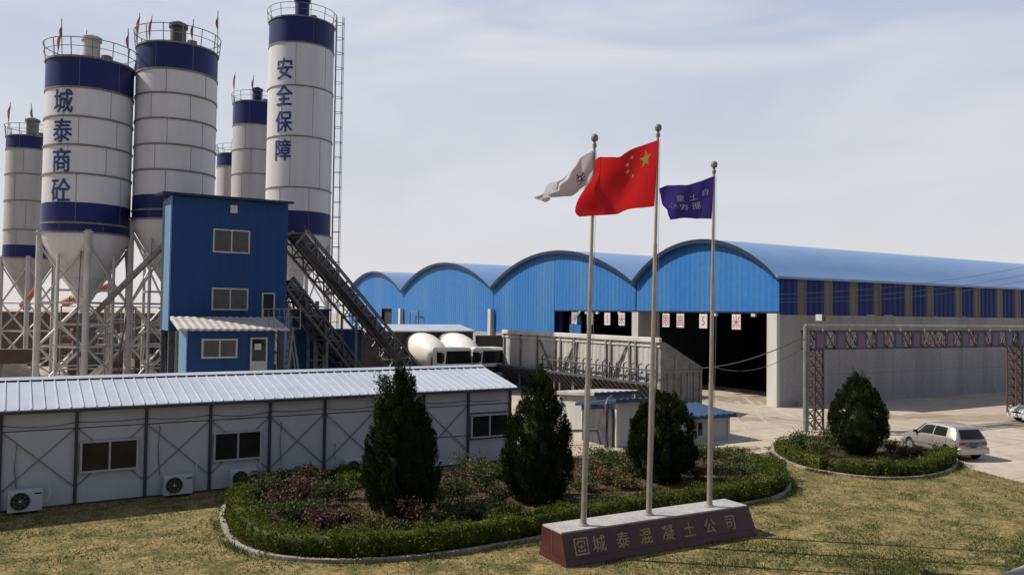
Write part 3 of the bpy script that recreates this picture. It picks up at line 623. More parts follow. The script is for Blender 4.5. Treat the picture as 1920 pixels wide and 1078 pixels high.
def window(par, x0, x1, z0, z1, y=0.0, glass='glass', fr='frame', t=.075, split=1, proud=.07):
    f = MB(); f.box(x0,x1,y-proud,y,z0,z0+t).box(x0,x1,y-proud,y,z1-t,z1).box(x0,x0+t,y-proud,y,z0+t,z1-t).box(x1-t,x1,y-proud,y,z0+t,z1-t)
    for i in range(1, split+1): xm = x0+(x1-x0)*i/(split+1); f.box(xm-t*.45,xm+t*.45,y-proud-.003,y,z0+t,z1-t)
    o = f.build('window', fr, par)
    for i in range(split+1):
        a = x0+t*.8+(x1-x0-1.6*t)*i/(split+1); b = x0+t*.8+(x1-x0-1.6*t)*(i+1)/(split+1)
        MB().box(a,b,y-proud*.45-.012*i,y-proud*.3-.012*i,z0+t*.8,z1-t*.8).build('pane', glass, o)
    return o
window(tw, 2.02, 3.86, 8.86, 10.08, -.045, 'glass_dusty'); window(tw, 2.02, 3.84, 5.9, 7.05, -.045, 'glass_dusty')
MB().box(2.84,3.2,-.09,-.03,10.95,11.36).build('wall_vent', 'cream', tw)
d_ = MB().box(4.55,4.62,-.09,-.03,4.9,6.85).box(5.16,5.23,-.09,-.03,4.9,6.85).box(4.62,5.16,-.09,-.03,6.78,6.85).build('doorway', 'frame', tw)
MB().box(4.62,5.16,-.065,-.05,4.9,6.78).build('dark_opening', 'dark', d_)
mb = MB()
for x, y in ((.2,.2),(W_-.2,.2),(.2,D_-.2),(W_-.2,D_-.2)): mb.box(x-.15,x+.15,y-.15,y+.15,0,Z0)
mb.bar((.2,.2,2.4),(W_-.2,.2,2.4),.14).bar((.2,D_-.2,2.4),(W_-.2,D_-.2,2.4),.14).bar((.2,.2,.2),(.2,D_-.2,Z0),.1); mb.build('support_frame', 'steel_dark', tw)
MB().lathe([(.9,3.0),(.9,4.85)],20,(2.0,1.6)).lathe([(.3,1.9),(.9,3.0)],20,(2.0,1.6)).build('discharge_hopper', 'rust', tw)
MB().box(.9,4.8,.9,2.6,2.9,4.84).build('mixer_housing', 'tower_trim', tw)

A0 = (-15.2, 37.5); an = thing('control_room', 'small blue control room with a cream sheet roof below the mixing tower', 'cabin', (*A0, 0), TH)
mb = ribbed(0, 4.1, 0, 0, 5.0); mb.box(0,4.1,.06,2.2,0,5.0); mb.build('wall', 'tower', an); MB().box(-.02,.04,-.06,2.2,0,5.0).build('end_cladding', 'blue_lit_side', an)
P = [[],[]]
for i in range(0, 61): x = -.45+i*.085; d = .035*(1 if i % 4 in (1,2) else 0); P[0].append((x,-.62,5.02+d)); P[1].append((x,2.3,5.55+d))
mb = MB().grid(P); mb.grid([[(a,b,c-.09) for a,b,c in r] for r in P]); mb.grid([P[0],[(a,b,c-.09) for a,b,c in P[0]]]); mb.build('canopy_roof', 'cream', an)
window(an, .66, 2.3, 3.62, 4.55, -.045, 'glass_dusty', t=.085)
dr = MB().box(2.9,2.98,-.1,-.03,2.5,4.6).box(3.64,3.72,-.1,-.03,2.5,4.6).box(2.98,3.64,-.1,-.03,4.52,4.6).box(2.98,3.64,-.08,-.03,2.5,3.45).build('door', 'frame', an)
MB().box(2.98,3.64,-.07,-.05,3.45,4.52).build('pane', 'glass', dr); MB().box(3.1,3.42,-.082,-.071,4.0,4.3).build('notice', 'cream', dr)
st = thing('steel_stair', 'steep steel stair leaning against the mixing tower by the control room', 'stair', (*loc2w(A0, 4.75, -.3), 0), TH)
mb = MB()
for sg in (0,.6): mb.bar((-.35,sg,0),(.15,sg,5.1),.09).bar((.1,sg,5.1),(.95,sg,0),.07)
for i in range(16): z = .3+i*.3; mb.bar((-.35+.5*z/5.1,0,z),(-.35+.5*z/5.1,.6,z),.05)
mb.build('stringer', 'steel_mid', st)
mb = MB().bar((-.1,0,5.0),(-.1,0,6.2),.05).bar((.5,0,5.0),(.5,0,6.2),.05).bar((-1.3,0,6.0),(.5,0,6.0),.04).bar((-1.3,0,5.6),(.5,0,5.6),.03)
for i in range(6): mb.bar((-1.3+i*.25,0,5.0),(-1.3+i*.25,0,6.0),.025)
mb.build('handrail', 'steel_mid', st); MB().box(-1.3,.5,-.02,.8,5.0,5.06).build('landing', 'steel_dark', st)

# ------------------------------------------------------------ inclined conveyors
def conveyor(label, p, q, wdt, hgt, chord, belt, deck=True, rail=True, tm='steel_mid'):
    p = Vector(p); q = Vector(q); t = thing('belt_conveyor', label, 'conveyor', (q.x, q.y, 0)); o = Vector((q.x, q.y, 0)); p = p-o; q = q-o
    d = (q-p); n_ = max(4, int(d.length/1.0)); side = Vector((0,0,1)).cross(d).normalized()*wdt/2; up = d.normalized().cross(side).normalized()*hgt
    if up.z < 0: up = -up
    mb = MB()
    for s in (-1,1):
        a = side*s; mb.bar(p+a, q+a, chord); mb.bar(p+a+up, q+a+up, chord)
        for i in range(n_):
            u0 = p+d*(i/n_)+a; u1 = p+d*((i+1)/n_)+a
            mb.bar(u0, u0+up, chord*.7); mb.bar(u0+up if i % 2 else u0, u1 if i % 2 else u1+up, chord*.6)
    for i in range(n_+1): u = p+d*(i/n_); mb.bar(u+side, u-side, chord*.7)
    mb.build('truss', tm, t)
    mb = MB(); e = up*.55; s = side*.9; mb.add([p+s+e,p-s+e,q-s+e,q+s+e,p+s+e*1.1,p-s+e*1.1,q-s+e*1.1,q+s+e*1.1],[(0,1,2,3),(7,6,5,4),(0,4,5,1),(1,5,6,2),(2,6,7,3),(3,7,4,0)])
    for sg in (-1,1): k = side*sg*.88; mb.add([p+k+up*.45,q+k+up*.45,q+k+up*.85,p+k+up*.85,p+k*.97+up*.45,q+k*.97+up*.45,q+k*.97+up*.85,p+k*.97+up*.85],[(0,1,2,3),(7,6,5,4),(0,4,5,1),(2,6,7,3)])
    mb.build('spill_plate', 'steel_dark', t)
    if belt:
        mb = MB(); s = side*.75; e = up*.78
        mb.add([p+s+e,p-s+e,q-s+e,q+s+e,p+s+e*.82,p-s+e*.82,q-s+e*.82,q+s+e*.82],[(0,1,2,3),(7,6,5,4),(0,4,5,1),(1,5,6,2),(2,6,7,3),(3,7,4,0)]); mb.build('belt', 'black', t)
    if deck:
        mb = MB(); s = side*1.02; k = -side*2.1; mb.add([p+k,p-s,q-s,q+k,p+k+up*.05,p-s+up*.05,q-s+up*.05,q+k+up*.05],[(0,1,2,3),(7,6,5,4),(0,4,5,1),(1,5,6,2),(2,6,7,3),(3,7,4,0)]); mb.build('walkway', 'steel_dark', t)
    if rail:
        mb = MB()
        for a in (-side*2.1, side*1.05):
            for h in (.55,1.0): mb.bar(p+a+Vector((0,0,h)), q+a+Vector((0,0,h)), .045)
            for i in range(n_+1): u = p+d*(i/n_)+a; mb.bar(u, u+Vector((0,0,1.0)), .045)
        mb.build('handrail', 'steel_dark', t)
    mb = MB()
    for f in (.45,.8):
        u = p+d*f
        for s in (-1,1): mb.bar((u.x+side.x*s,u.y+side.y*s,0), u+side*s, .13)
    build_each(mb, 'support_leg', 'steel_mid', t)
    return t
conveyor('long inclined belt conveyor with pale lattice sides, climbing to the mixing tower', (-12.5,44.6,9.6), (-6.45,52.6,0.9), 1.3, 1.1, .12, True, tm='steel_mid')
conveyor('lower dark inclined conveyor running under the pale lattice one', (-12.6,43.4,7.1), (-9.1,50.2,.7), .9, .8, .15, True, False, False, 'steel_dark')
# ------------------------------------------------------------ concrete mixer trucks
def rbox(mb, x0,x1,y0,y1,z0,z1,b): return mb.bbox(x0,x1,y0,y1,z0,z1,b)
def mixer(label, X, Y, rz, wht='truck_white'):
    """x forward, wheels on the ground"""
    t = thing('mixer_truck', label, 'truck', (X,Y,0), rz, 'white concrete mixer trucks')
    mb = MB().bbox(2.5,4.35,-1.2,1.2,.75,2.98,.14); cab = mb.build('cab', wht, t)
    MB().add([(4.362,-1.08,1.85),(4.362,1.08,1.85),(4.362,1.0,2.75),(4.362,-1.0,2.75),(4.345,-1.1,1.83),(4.345,1.1,1.83),(4.345,1.02,2.77),(4.345,-1.02,2.77)],[(0,1,2,3),(0,4,5,1),(1,5,6,2),(2,6,7,3),(3,7,4,0)]).build('windscreen', 'car_glass', cab)
    for s in (-1,1):
        y = 1.205*s; MB().add([(3.25,y,1.85),(4.15,y,1.85),(4.1,y,2.65),(3.25,y,2.65),(3.25,y-.01*s,1.85),(4.15,y-.01*s,1.85),(4.1,y-.01*s,2.65),(3.25,y-.01*s,2.65)],[(0,1,2,3),(4,5,6,7)]).build('side_window', 'car_glass', cab)
        MB().bar((4.2,1.25*s,2.55),(4.45,1.45*s,2.6),.04).box(4.4,4.5,1.38*s-.1,1.38*s+.1,2.0,2.6).build('mirror', 'black', cab)
        MB().bbox(4.34,4.42,.85*s-.16,.85*s+.16,1.0,1.25,.02).build('headlight', 'lamp_clear', cab)
    MB().box(4.345,4.385,-.8,.8,1.15,1.6).build('grille', 'black', cab); MB().bbox(4.2,4.5,-1.22,1.22,.5,.85,.05).build('bumper', 'steel_mid', cab)
    MB().box(-4.6,2.6,-.45,-.3,.95,1.2).box(-4.6,2.6,.3,.45,.95,1.2).box(2.2,2.45,-1.1,1.1,1.2,2.2).build('chassis', 'steel_dark', t)
    # drum axis tilts up to the rear
    prof = [(.36,-.1),(.64,0),(.90,.45),(1.10,1.1),(1.22,1.9),(1.24,2.5),(1.14,3.2),(.95,3.9),(.74,4.5),(.62,4.85)]
    dm = MB().lathe([(0.02,-.1)]+prof, 36, cap1=True); a = math.radians(-76)
    Rm = Matrix.Rotation(a, 4, 'Y'); dm.v = [tuple(Rm @ Vector(v)+Vector((1.75,0,2.05))) for v in dm.v]
    dr = dm.build('drum', wht, t, True)
    mb = MB().lathe([(.96,3.86),(1.0,3.86),(.97,3.98),(.93,3.98)],36).lathe([(.70,4.62),(.76,4.62),(.74,4.76),(.68,4.76)],30); mb.v = [tuple(Rm @ Vector(v)+Vector((1.75,0,2.05))) for v in mb.v]; build_each(mb, 'drum_ring', 'steel_mid', dr)
    mb = MB().lathe([(.35,2.8),(.75,3.75),(.78,3.75)],16,(-3.55,0)); mb.bar((-3.2,-.8,1.1),(-3.0,-.6,3.0),.12).bar((-3.2,.8,1.1),(-3.0,.6,3.0),.12).bar((-3.9,-.6,1.1),(-3.6,-.6,3.3),.09).bar((-3.9,.6,1.1),(-3.6,.6,3.3),.09).bar((-3.6,-.6,3.3),(-3.6,.6,3.3),.08); mb.build('charging_hopper', 'steel_mid', t)
    MB().bar((-4.0,0,2.6),(-5.0,.1,1.4),.4,.12).build('chute', wht, t)
    mb = MB().bar((-4.1,.9,1.0),(-3.8,.8,3.4),.05).bar((-4.1,.55,1.0),(-3.8,.5,3.4),.05)
    for i in range(7): mb.bar((-4.06+.04*i,.9,1.25+.33*i),(-4.06+.04*i,.55,1.25+.33*i),.035)
    mb.build('ladder', 'steel_mid', t)
    for x in (3.3,1.6,-1.9,-3.2):
        for s in (-1,1):
            wh = MB().tube((x,.75*s,.52),(x,1.15*s,.52),.52,n=20).build('wheel', 'black', t, True); MB().tube((x,1.155*s,.52),(x,1.165*s,.52),.3,n=16).build('rim', 'steel_mid', wh)
    return t
HD = math.atan2(-.82, .57)
q = D(846, 690, 62.5); mixer('white mixer truck with a round drum, nearer the conveyor', q.x-2.05, q.y+3.5, HD).scale = (1.06,1.06,1.06)
q = D(910, 690, 63.5); mixer('white mixer truck parked beside the grey aggregate bin wall', q.x-2.05, q.y+3.7, HD+.03).scale = (1.06,1.06,1.06)
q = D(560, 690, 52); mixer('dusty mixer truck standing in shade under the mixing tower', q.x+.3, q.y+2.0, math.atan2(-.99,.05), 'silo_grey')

# ------------------------------------------------------------ shed behind the trucks
q = D(890, 620, 71.0); bs = thing('brick_store', 'low brown walled store with a pale sheet roof behind the mixer trucks', 'store', (q.x, q.y, 0), TH)
MB().box(-17,0,.3,5.5,0,q.z-.1).build('wall', 'brick', bs)
P = [[(-17.4,-.2,q.z),(0,-.2,q.z)],[(-17.4,3,q.z+.5),(0,3,q.z+.5)],[(-17.4,6.2,q.z),(0,6.2,q.z)]]
mb = MB().grid(P).grid([[(a,b,c-.1) for a,b,c in r] for r in P]); mb.grid([P[0],[(a,b,c-.1) for a,b,c in P[0]]]); mb.grid([[r[1] for r in P],[(r[1][0],r[1][1],r[1][2]-.1) for r in P]]); mb.build('roof', 'prefab_roof', bs)
q2 = D(946, 630, 71); wl = MB().box(0.0,9.0,0,.3,0,q2.z-.2).box(0.0,9,-.03,.33,q2.z-.2,q2.z).build('boundary_wall', 'brick'); wl.location = (q.x+.2, q.y+.6, 0); wl.rotation_euler = (0,0,TH); tag(wl, 'brown wall running from the pale roofed store to the grey bin', 'wall')
q = D(737, 602, 85); 
gf_ = thing('goods_frame', 'thin dark steel frame standing before the blue shed front', 'frame', (*loc2w(C0,-.6,56.6),0), TH)
MB().bar((0,0,0),(0,0,6.0),.12).bar((0,2.6,0),(0,2.6,6.0),.12).bar((0,0,5.95),(0,2.6,5.95),.12).build('goalpost', 'steel_mid', gf_)

# ------------------------------------------------------------ aggregate bin with sheet walls
B0 = (-.6, 64.0); bn = thing('aggregate_bin', 'long grey sheet walled aggregate bin with a dark ribbed hopper below', 'bin', (*B0, 0), TH-math.pi/2)
BL = 18.6; ZT = 4.32; ZB = 1.85
# local x along the front (toward the viewer), local y = into the bin (u)
n_ = 0; P = [[],[]]; x = 0
while x <= BL: d = -.03 if n_ % 4 in (1,2) else 0; P[0].append((x,d,ZB)); P[1].append((x,d,ZT)); x += .12; n_ += 1
MB().grid(P).build('front_sheet', 'corr_grey', bn)
MB().box(0,BL,.02,.1,ZB,ZT).box(0,BL,3.2,3.3,.0,2.5).box(0,.1,.1,3.3,0,2.5).build('back_sheet', 'corr_grey', bn)
MB().bbox(-.1,BL+.15,-.16,.05,ZT-.02,ZT+.26,.04).box(-.1,BL+.1,-.1,-.032,ZT-.3,ZT-.2).build('top_rail', 'pier', bn)
for x in (0.1,2.6,5.0,7.4,8.1,9.8,11.5,13.4,13.9,15.8,16.4,18.3): MB().box(x,x+.14,-.14,-.033,.4,ZT-.05).build('post', 'steel_mid', bn)
mb = MB()
for a, b in ((5.3,7.2),(10.2,9.9),(10.0,8.4),(15.6,14.2)): mb.bar((a,-.1,ZT-.3),(b,-.1,ZB),.09)
build_each(mb, 'brace', 'steel_mid', bn)
mb = MB(); mb.tube((6.2,-.45,2.62),(BL+.2,-.45,2.62),.05)
x = 6.4
while x < BL: mb.bar((x,-.45,1.8),(x,-.45,2.85),.07); mb.bar((x,-.45,2.85),(x+.28,-.45,2.98),.06); mb.bar((x,-.45,2.0),(x,-.05,2.0),.05); x += .72
mb.build('gate_pipes', 'steel_dark', bn)
mb = MB(); mb.add([(0,-.6,ZB-.08),(BL,-.6,ZB-.08),(BL,.9,.25),(0,.9,.25)],[(0,1,2,3)]); mb.build('hopper_plate', 'steel_dark', bn)
mb = MB(); x = .2
while x < BL: mb.bar((x,-.66,ZB-.1),(x+.12,.85,.25),.10,.16); x += .55
mb.bar((0,-.62,ZB-.04),(BL,-.62,ZB-.04),.14); mb.build('hopper_rib', 'steel_dark', bn)
MB().box(0,BL,.9,1.0,0,.6).build('plinth', 'concrete', bn)
# end wall: sheet with a sloping top, then a lower ribbed skirt
mb = MB(); mb.prism([(.0,0),(3.35,0),(3.35,2.75),(.3,ZT),(0,ZT)], 'x', BL+.02, BL+.12); mb.build('end_wall', 'steel_mid', bn)
mb = MB()
for y in (.5,1.05,1.6,2.1,2.6,3.1): mb.box(BL+.12,BL+.2,y,y+.1,0,2.45)
mb.box(BL+.12,BL+.18,.2,3.3,2.45,2.6).box(BL+.12,BL+.18,1.1,1.2,2.6,3.6).box(BL+.12,BL+.18,2.3,2.4,2.6,3.0); build_each(mb, 'end_stiffener', 'steel_mid', bn)
lm = thing('yard_lamp', 'small floodlight on a post above the grey bin wall', 'lamp', (*loc2w(B0,-.25,-0.0),0), 0)
q = D(1074,590,56); lm.location = (q.x, q.y-.35, 0)
MB().tube((0,0,0),(0,0,q.z-.6),.06).build('post', 'steel_mid', lm); MB().bar((0,0,q.z-.6),(.12,-.1,q.z-.3),.05).bar((.05,-.1,q.z-.3),(.45,-.25,q.z+.25),.22,.14).build('lamp_head', 'white', lm)

# ------------------------------------------------------------ white huts with blue roofs
def hut(label, o, rz, W, Dp, H, slope=.25, over=.25, lip=.14, name='hut', win=None, rm='hut_roof'):
    t = thing(name, label, 'hut', (*o,0), rz); MB().prism([(0,0),(Dp,0),(Dp,H+min(slope,0)-.01),(0,H)],'x',0,W).build('wall', 'hut_wall', t)
    mb = MB().box(-.04,.06,-.05,.06,0,H-.02).box(W-.06,W+.04,-.05,.06,0,H-.02).box(-.05,.05,Dp-.1,Dp+.02,0,H-.06+min(slope,0)); build_each(mb, 'corner_post', 'white', t)
    P = []
    for y, z in ((-over,H+.02),(Dp+over,H+slope+.02)):
        r = []; x = -over; k = 0
        while x <= W+over+.01: r.append((x,y,z+(.035 if k % 4 in (1,2) else 0))); x += .09; k += 1
        P.append(r)
    mb = MB().grid(P); mb.grid([[(a,b,c-lip) for a,b,c in r] for r in P]); mb.grid([P[0],[(a,b,c-lip) for a,b,c in P[0]]]); mb.grid([[r[0] for r in P],[(r[0][0],r[0][1],r[0][2]-lip) for r in P]]); mb.grid([[r[-1] for r in P],[(r[-1][0],r[-1][1],r[-1][2]-lip) for r in P]])
    ro_ = mb.build('roof', rm, t); MB().box(-over,W+over,-over-.03,-over+.0,H-.13,H+.0).build('fascia', 'hut_roof', ro_)
    if win: window(t, *win, 0.0, 'glass', t=.05, split=0, proud=.04)
    return t
hut('white hut with a sunlit wall and blue roof edge between the two middle conifers', (4.0,38.0), TH, 2.2, 2.9, 2.25, slope=-.25, rm='granite_top')
hut('white hut with a shaded front and a blue sheet roof, right of the dark recess', (4.75,36.0), TH, 3.1, 2.6, 2.15, slope=-.45)
hut('low white shed with a dark blue roof at the edge of the concrete yard', (8.0,37.4), TH, 3.0, 2.2, 1.22, slope=.25, win=(.9,1.3,.25,.95), name='low_shed')
rc = thing('recess_shade_panel', 'dark panel as recess shade, with hanging pipes, between the two white huts', 'screen', (4.75,36.0,0), TH)
MB().box(-.09,-.05,.14,2.5,0,1.7).build('shade_panel', 'steel_dark', rc)  # dark sheet over the hut's side wall, recess shade put into its colour
mb = MB(); mb.path([(-.3,.3,0),(-.3,.3,1.6),(-.28,.35,1.9),(-.1,.45,2.12),(.2,.6,2.2)], .09, 8); mb.build('pipe', 'steel_dark', rc)
rl = thing('pipe_barrier', 'low horizontal pipe barrier in front of the white huts', 'barrier', (1.9,36.5,0), .26)
MB().tube((0.3,0,.62),(4.4,0,.62),.07).build('pipe', 'steel_mid', rl)
for x in (.5,2.3,4.2): MB().tube((x,0,0),(x,0,.6),.05).build('post', 'steel_mid', rl)

# ------------------------------------------------------------ prefab office block
P0 = (-13.1, 24.3); TP = math.atan2(.533,.847); pf = thing('prefab_office', 'long low white prefab office with a pale ribbed roof beside the lawn', 'building', (*P0,0), TP)
BAY = 1.93; XL = -BAY*6; XR = BAY*8; PD = 5.2; PH = 2.95; PR = 3.64
MB().box(XL,XR,0,PD,0,PH).build('wall', 'prefab', pf)
mb = MB().prism([(0.05,PH),(PD-.05,PH),(PD/2,PR-.08)], 'x', XL+.01, XR-.01); mb.build('gable', 'prefab', pf)
for k in range(-6, 9):
    x = k*BAY; MB().box(x-.045,x+.045,-.075,-.002,0,PH-.02).build('post', 'post', pf)
mb = MB()
for z in (2.33,): mb.box(XL,XR,-.012,-.001,z-.014,z+.014)
for z in (1.16,): mb.box(BAY*5+.05,XR,-.012,-.001,z-.014,z+.014)
mb.box(XL,XR,-.05,-.001,0,.08).box(XL,XR,-.06,-.001,PH-.1,PH-.02); build_each(mb, 'panel_joint', 'post', pf)
for k in range(-6, 8):
    x0, x1 = k*BAY+.06, (k+1)*BAY-.06; z0, z1 = .62, 2.3
    if k == 7: continue
    MB().bar((x0,-.03,z0),(x1,-.03,z1),.024).bar((x0,-.032,z1),(x1,-.032,z0),.024).build('brace', 'seam', pf)
for k, a, b, z0, z1 in ((0,.10,1.72,.97,1.93),(2,.10,1.66,.97,1.93),(7,.10,1.80,1.03,1.95),(-2,.3,1.9,.9,1.95)): window(pf, k*BAY+a, k*BAY+b, z0, z1, -.05, 'glass', t=.06)
mb = MB().box(7*BAY+.05,XR,-.04,-.001,1.98,2.02).box(7*BAY+.05,XR,-.04,-.001,.97,1.0); build_each(mb, 'sill_rail', 'post', pf)
# roof: two slopes with standing ribs, cap on top, dark strips painted as shade below it
ex0, ex1, ey, ez = XL-.3, XR+.16, -.34, PH+.03
def slope(y0, z0, y1, z1):
    P = [[],[]]; x = ex0; st = .335
    while x < ex1:
        for dx, h in ((0,0),(.285,0),(.293,.035),(.322,.035)):
            if x+dx <= ex1: P[0].append((x+dx,y0,z0+h)); P[1].append((x+dx,y1,z1+h))
        x += st
    P[0].append((ex1,y0,z0)); P[1].append((ex1,y1,z1)); return P
mb = MB()
for y0, y1 in ((ey, PD/2-.02), (PD-ey, PD/2+.02)):
    P = slope(y0, ez, y1, PR); mb.grid(P); mb.grid([[(a,b,c-.07) for a,b,c in r] for r in P]); mb.grid([P[0],[(a,b,c-.07) for a,b,c in P[0]]]); mb.grid([[r[-1] for r in P],[(r[-1][0],r[-1][1],r[-1][2]-.07) for r in P]])
rf = mb.build('roof', 'prefab_roof', pf)
yc = PD/2; dz = (PR-ez)/(yc-ey)
mb = MB().add([(ex0,yc-.26,PR+.055-.26*dz),(ex1,yc-.26,PR+.055-.26*dz),(ex1,yc,PR+.075),(ex0,yc,PR+.075),(ex1,yc+.26,PR+.055-.26*dz),(ex0,yc+.26,PR+.055-.26*dz)],[(0,1,2,3),(3,2,4,5)]); mb.build('ridge_cap', 'prefab_roof', rf)
mb = MB().add([(ex0,yc-.2,PR+.04-.2*dz),(ex1,yc-.2,PR+.04-.2*dz),(ex1,yc-.2,PR-.0-.2*dz),(ex0,yc-.2,PR-.0-.2*dz)],[(0,1,2,3)]); mb.build('ridge_shade_strip', 'dark', rf)  # dark face under the cap, shade of the gap put into its colour
mb = MB(); x = ex0
while x < ex1-.3: zz0 = PR-.30*dz; mb.add([(x+.03,yc-.285,zz0+.004),(x+.27,yc-.285,zz0+.004),(x+.27,yc-.27,zz0+.06),(x+.03,yc-.27,zz0+.06)],[(0,1,2,3)]); x += .335
mb.build('slot_shade_strip', 'dark', rf)  # dark dashes between ribs, slot shade put into the colour
MB().box(ex0,ex1,ey-.005,ey+.03,ez-.12,ez-.03).build('eave_trim', 'post', pf)
MB().box(XL,XR,-.3,-.06,PH-.06,PH-.05).build('soffit', 'prefab', pf)

pts = []
for k in range(-6, 8):
    for f in (0,.25,.5,.75): pts.append(((k+f)*BAY, -.09, 2.52-.5*f*(1-f)*(.3+.25*((k*7) % 3))))
MB().path(pts, .011, 5).build('wall_cable', 'cable', pf)
for k, zt_ in ((-1,1.9),(1,2.2),(3,2.1),(4,1.2)): MB().path([(k*BAY+.42,-.05,.7),(k*BAY+.36,-.05,zt_*.7),(k*BAY+.40,-.05,zt_),(k*BAY+.38,-.02,zt_+.05)], .018, 5).build('drain_hose', 'seam', pf)
# outdoor units of air conditioners along the wall
ac0 = None
for t_, y_, lab in ((-1.72,-.62,'white air conditioner unit standing on the grass at the far left of the prefab wall'), (2.42,-.45,'air conditioner unit between the two left prefab windows'), (4.45,-.42,'air conditioner unit under the window nearest the large hedge'), (8.35,-.42,'air conditioner unit beside the nearest large conifer')):
    x_, yy = P0[0]+math.cos(TP)*t_-math.sin(TP)*y_, P0[1]+math.sin(TP)*t_+math.cos(TP)*y_
    if ac0 is None:
        ac0 = thing('air_conditioner', lab, 'air conditioner', (x_,yy,.03), TP, 'air conditioner units along the prefab wall')
        MB().bbox(0,.86,0,.32,.09,.68,.02).build('casing', 'prefab', ac0)
        MB().tube((.31,-.002,.385),(.31,.012,.385),.245,n=28).build('fan_opening', 'dark', ac0)
        mb = MB().path([(.31+.245*math.cos(2*math.pi*k/28),-.012,.385+.245*math.sin(2*math.pi*k/28)) for k in range(28)],.014,5,True)
        for r_ in (.16,.08): mb.path([(.31+r_*math.cos(2*math.pi*k/24),-.014,.385+r_*math.sin(2*math.pi*k/24)) for k in range(24)],.006,4,True)
        for k in range(8): a = k*math.pi/4; mb.bar((.31,-.014,.385),(.31+.24*math.cos(a),-.014,.385+.24*math.sin(a)),.008)
        mb.build('fan_guard', 'steel_mid', ac0)
        MB().tube((.31,-.03,.385),(.31,-.01,.385),.04,n=12).build('hub', 'frame', ac0)
        build_each(MB().box(.06,.12,.02,.30,0,.09).box(.74,.80,.02,.30,0,.09), 'foot', 'steel_dark', ac0)
        MB().box(.66,.84,-.006,.002,.56,.6).build('badge', 'band', ac0)
        MB().path([(.86,.2,.3),(.98,.22,.25),(1.05,.3,.5),(1.02,.36,1.0)],.02,6).build('hose', 'prefab', ac0)
    else:
        c = copy_tree(ac0); c.location = (x_,yy,.03); c['label'] = lab

# ------------------------------------------------------------ foliage
def profile(pts, t):
    for (a,ra),(b,rb) in zip(pts, pts[1:]):
        if t <= b: f = (t-a)/(b-a); f = f*f*(3-2*f); return ra+(rb-ra)*f
    return 0
def conifer(label, x, y, H, W, prof, seed, m='conifer', nclump=150, per=300, lean=0.0):
    rs = np.random.default_rng(seed); t = thing('conifer_tree', label, 'tree', (x,y,.05), rs.uniform(0,6), 'clipped conifers in the flower beds')
    MB().tube((0,0,0),(0,0,H*.55),.07,.03,n=8).build('trunk', 'bark', t)
    Cs = []; As = []; ln = []; wd = []
    zs = rs.uniform(0,1,nclump*6); keep = [z for z in zs if rs.uniform() < profile(prof,z)+.06][:nclump]+[.60+.37*k/22 for k in range(22)]
    for z in keep:
        a = rs.uniform(0,2*math.pi); r = profile(prof,z)*W/2*rs.uniform(.74,.96)
        base = np.array([math.cos(a)*r, math.sin(a)*r, z*H*.93]); up = np.array([math.cos(a)*.28, math.sin(a)*.28, 1.0]); up /= np.linalg.norm(up)
        Lc = H*rs.uniform(.10,.17)*(1.0-.25*z); rc = W*rs.uniform(.055,.095)
        s = rs.uniform(0,1,per); rad = rc*np.sqrt(rs.uniform(.15,1,per))*np.sin(np.clip(s*.9+.1,0,1)*math.pi)**.7*(1-.5*s)
        an_ = rs.uniform(0,2*math.pi,per); off = np.stack([np.cos(an_)*rad, np.sin(an_)*rad, np.zeros(per)],1)
        c = base+up*(s*Lc)[:,None]+off; out_ = off/(rad[:,None]+1e-6)
        Cs.append(c); As.append(up*1.1+out_*.40+rs.normal(size=(per,3))*.25); ln.append(rs.uniform(.05,.10,per)); wd.append(rs.uniform(.012,.024,per))
    # loose top shoots
    for k in range(16):
        per2 = 50; z = rs.uniform(.80,.97); a = rs.uniform(0,6.28); r = profile(prof,z)*W/2*.8; base = np.array([math.cos(a)*r, math.sin(a)*r, z*H]); up = np.array([math.cos(a)*.35, math.sin(a)*.35, 1.]); s = rs.uniform(0,1,per2)
        Cs.append(base+up*(s*H*(.07+.05*rs.uniform()))[:,None]+rs.normal(size=(per2,3))*.018); As.append(up+rs.normal(size=(per2,3))*.45); ln.append(rs.uniform(.04,.09,per2)); wd.append(rs.uniform(.014,.024,per2))
    per2 = 160; s = rs.uniform(0,1,per2); Cs.append(np.stack([rs.normal(size=per2)*.05*(1-s), rs.normal(size=per2)*.05*(1-s), H*(.88+.12*s)],1)); As.append(np.array([0,0,1.])+rs.normal(size=(per2,3))*.5); ln.append(rs.uniform(.04,.08,per2)); wd.append(rs.uniform(.014,.024,per2))
    core = MB(); pr = [(max(.02,profile(prof,z)*W/2*.60), z*H*.90) for z in [i/14 for i in range(15)]]; core.lathe(pr, 18)
    core.v = [(v[0]*(1+.08*math.sin(v[2]*7+v[0]*9)), v[1]*(1+.08*math.sin(v[2]*6+v[1]*8+2)), v[2]) for v in core.v]
    leafmesh('crown', np.vstack(Cs), np.vstack(As), np.concatenate(ln), np.concatenate(wd), m, t, (core.v, core.f)); return t
PR1 = [(0,.50),(.08,.80),(.24,1.0),(.45,.90),(.66,.62),(.82,.30),(.93,.13),(1,.02)]
PR2 = [(0,.62),(.10,.90),(.25,1.0),(.5,.88),(.66,.68),(.78,.40),(.9,.17),(1,.02)]
PR3 = [(0,.45),(.12,.80),(.35,1.0),(.6,.93),(.8,.66),(.92,.34),(1,.05)]
PR4 = [(0,.30),(.10,.66),(.30,1.0),(.5,.94),(.7,.66),(.84,.34),(.93,.13),(1,.02)]
conifer('tallest pointed conifer, before the prefab windows', -3.05,22.6,4.35,2.05,PR1,3, nclump=290)
conifer('dark conifer with a thin crooked top at the end of the prefab office', .88,25.05,4.15,2.15,PR2,5, nclump=270)
conifer('broad rounded conifer behind the middle flagpole', 5.35,28.05,3.25,2.35,PR3,8, nclump=260)
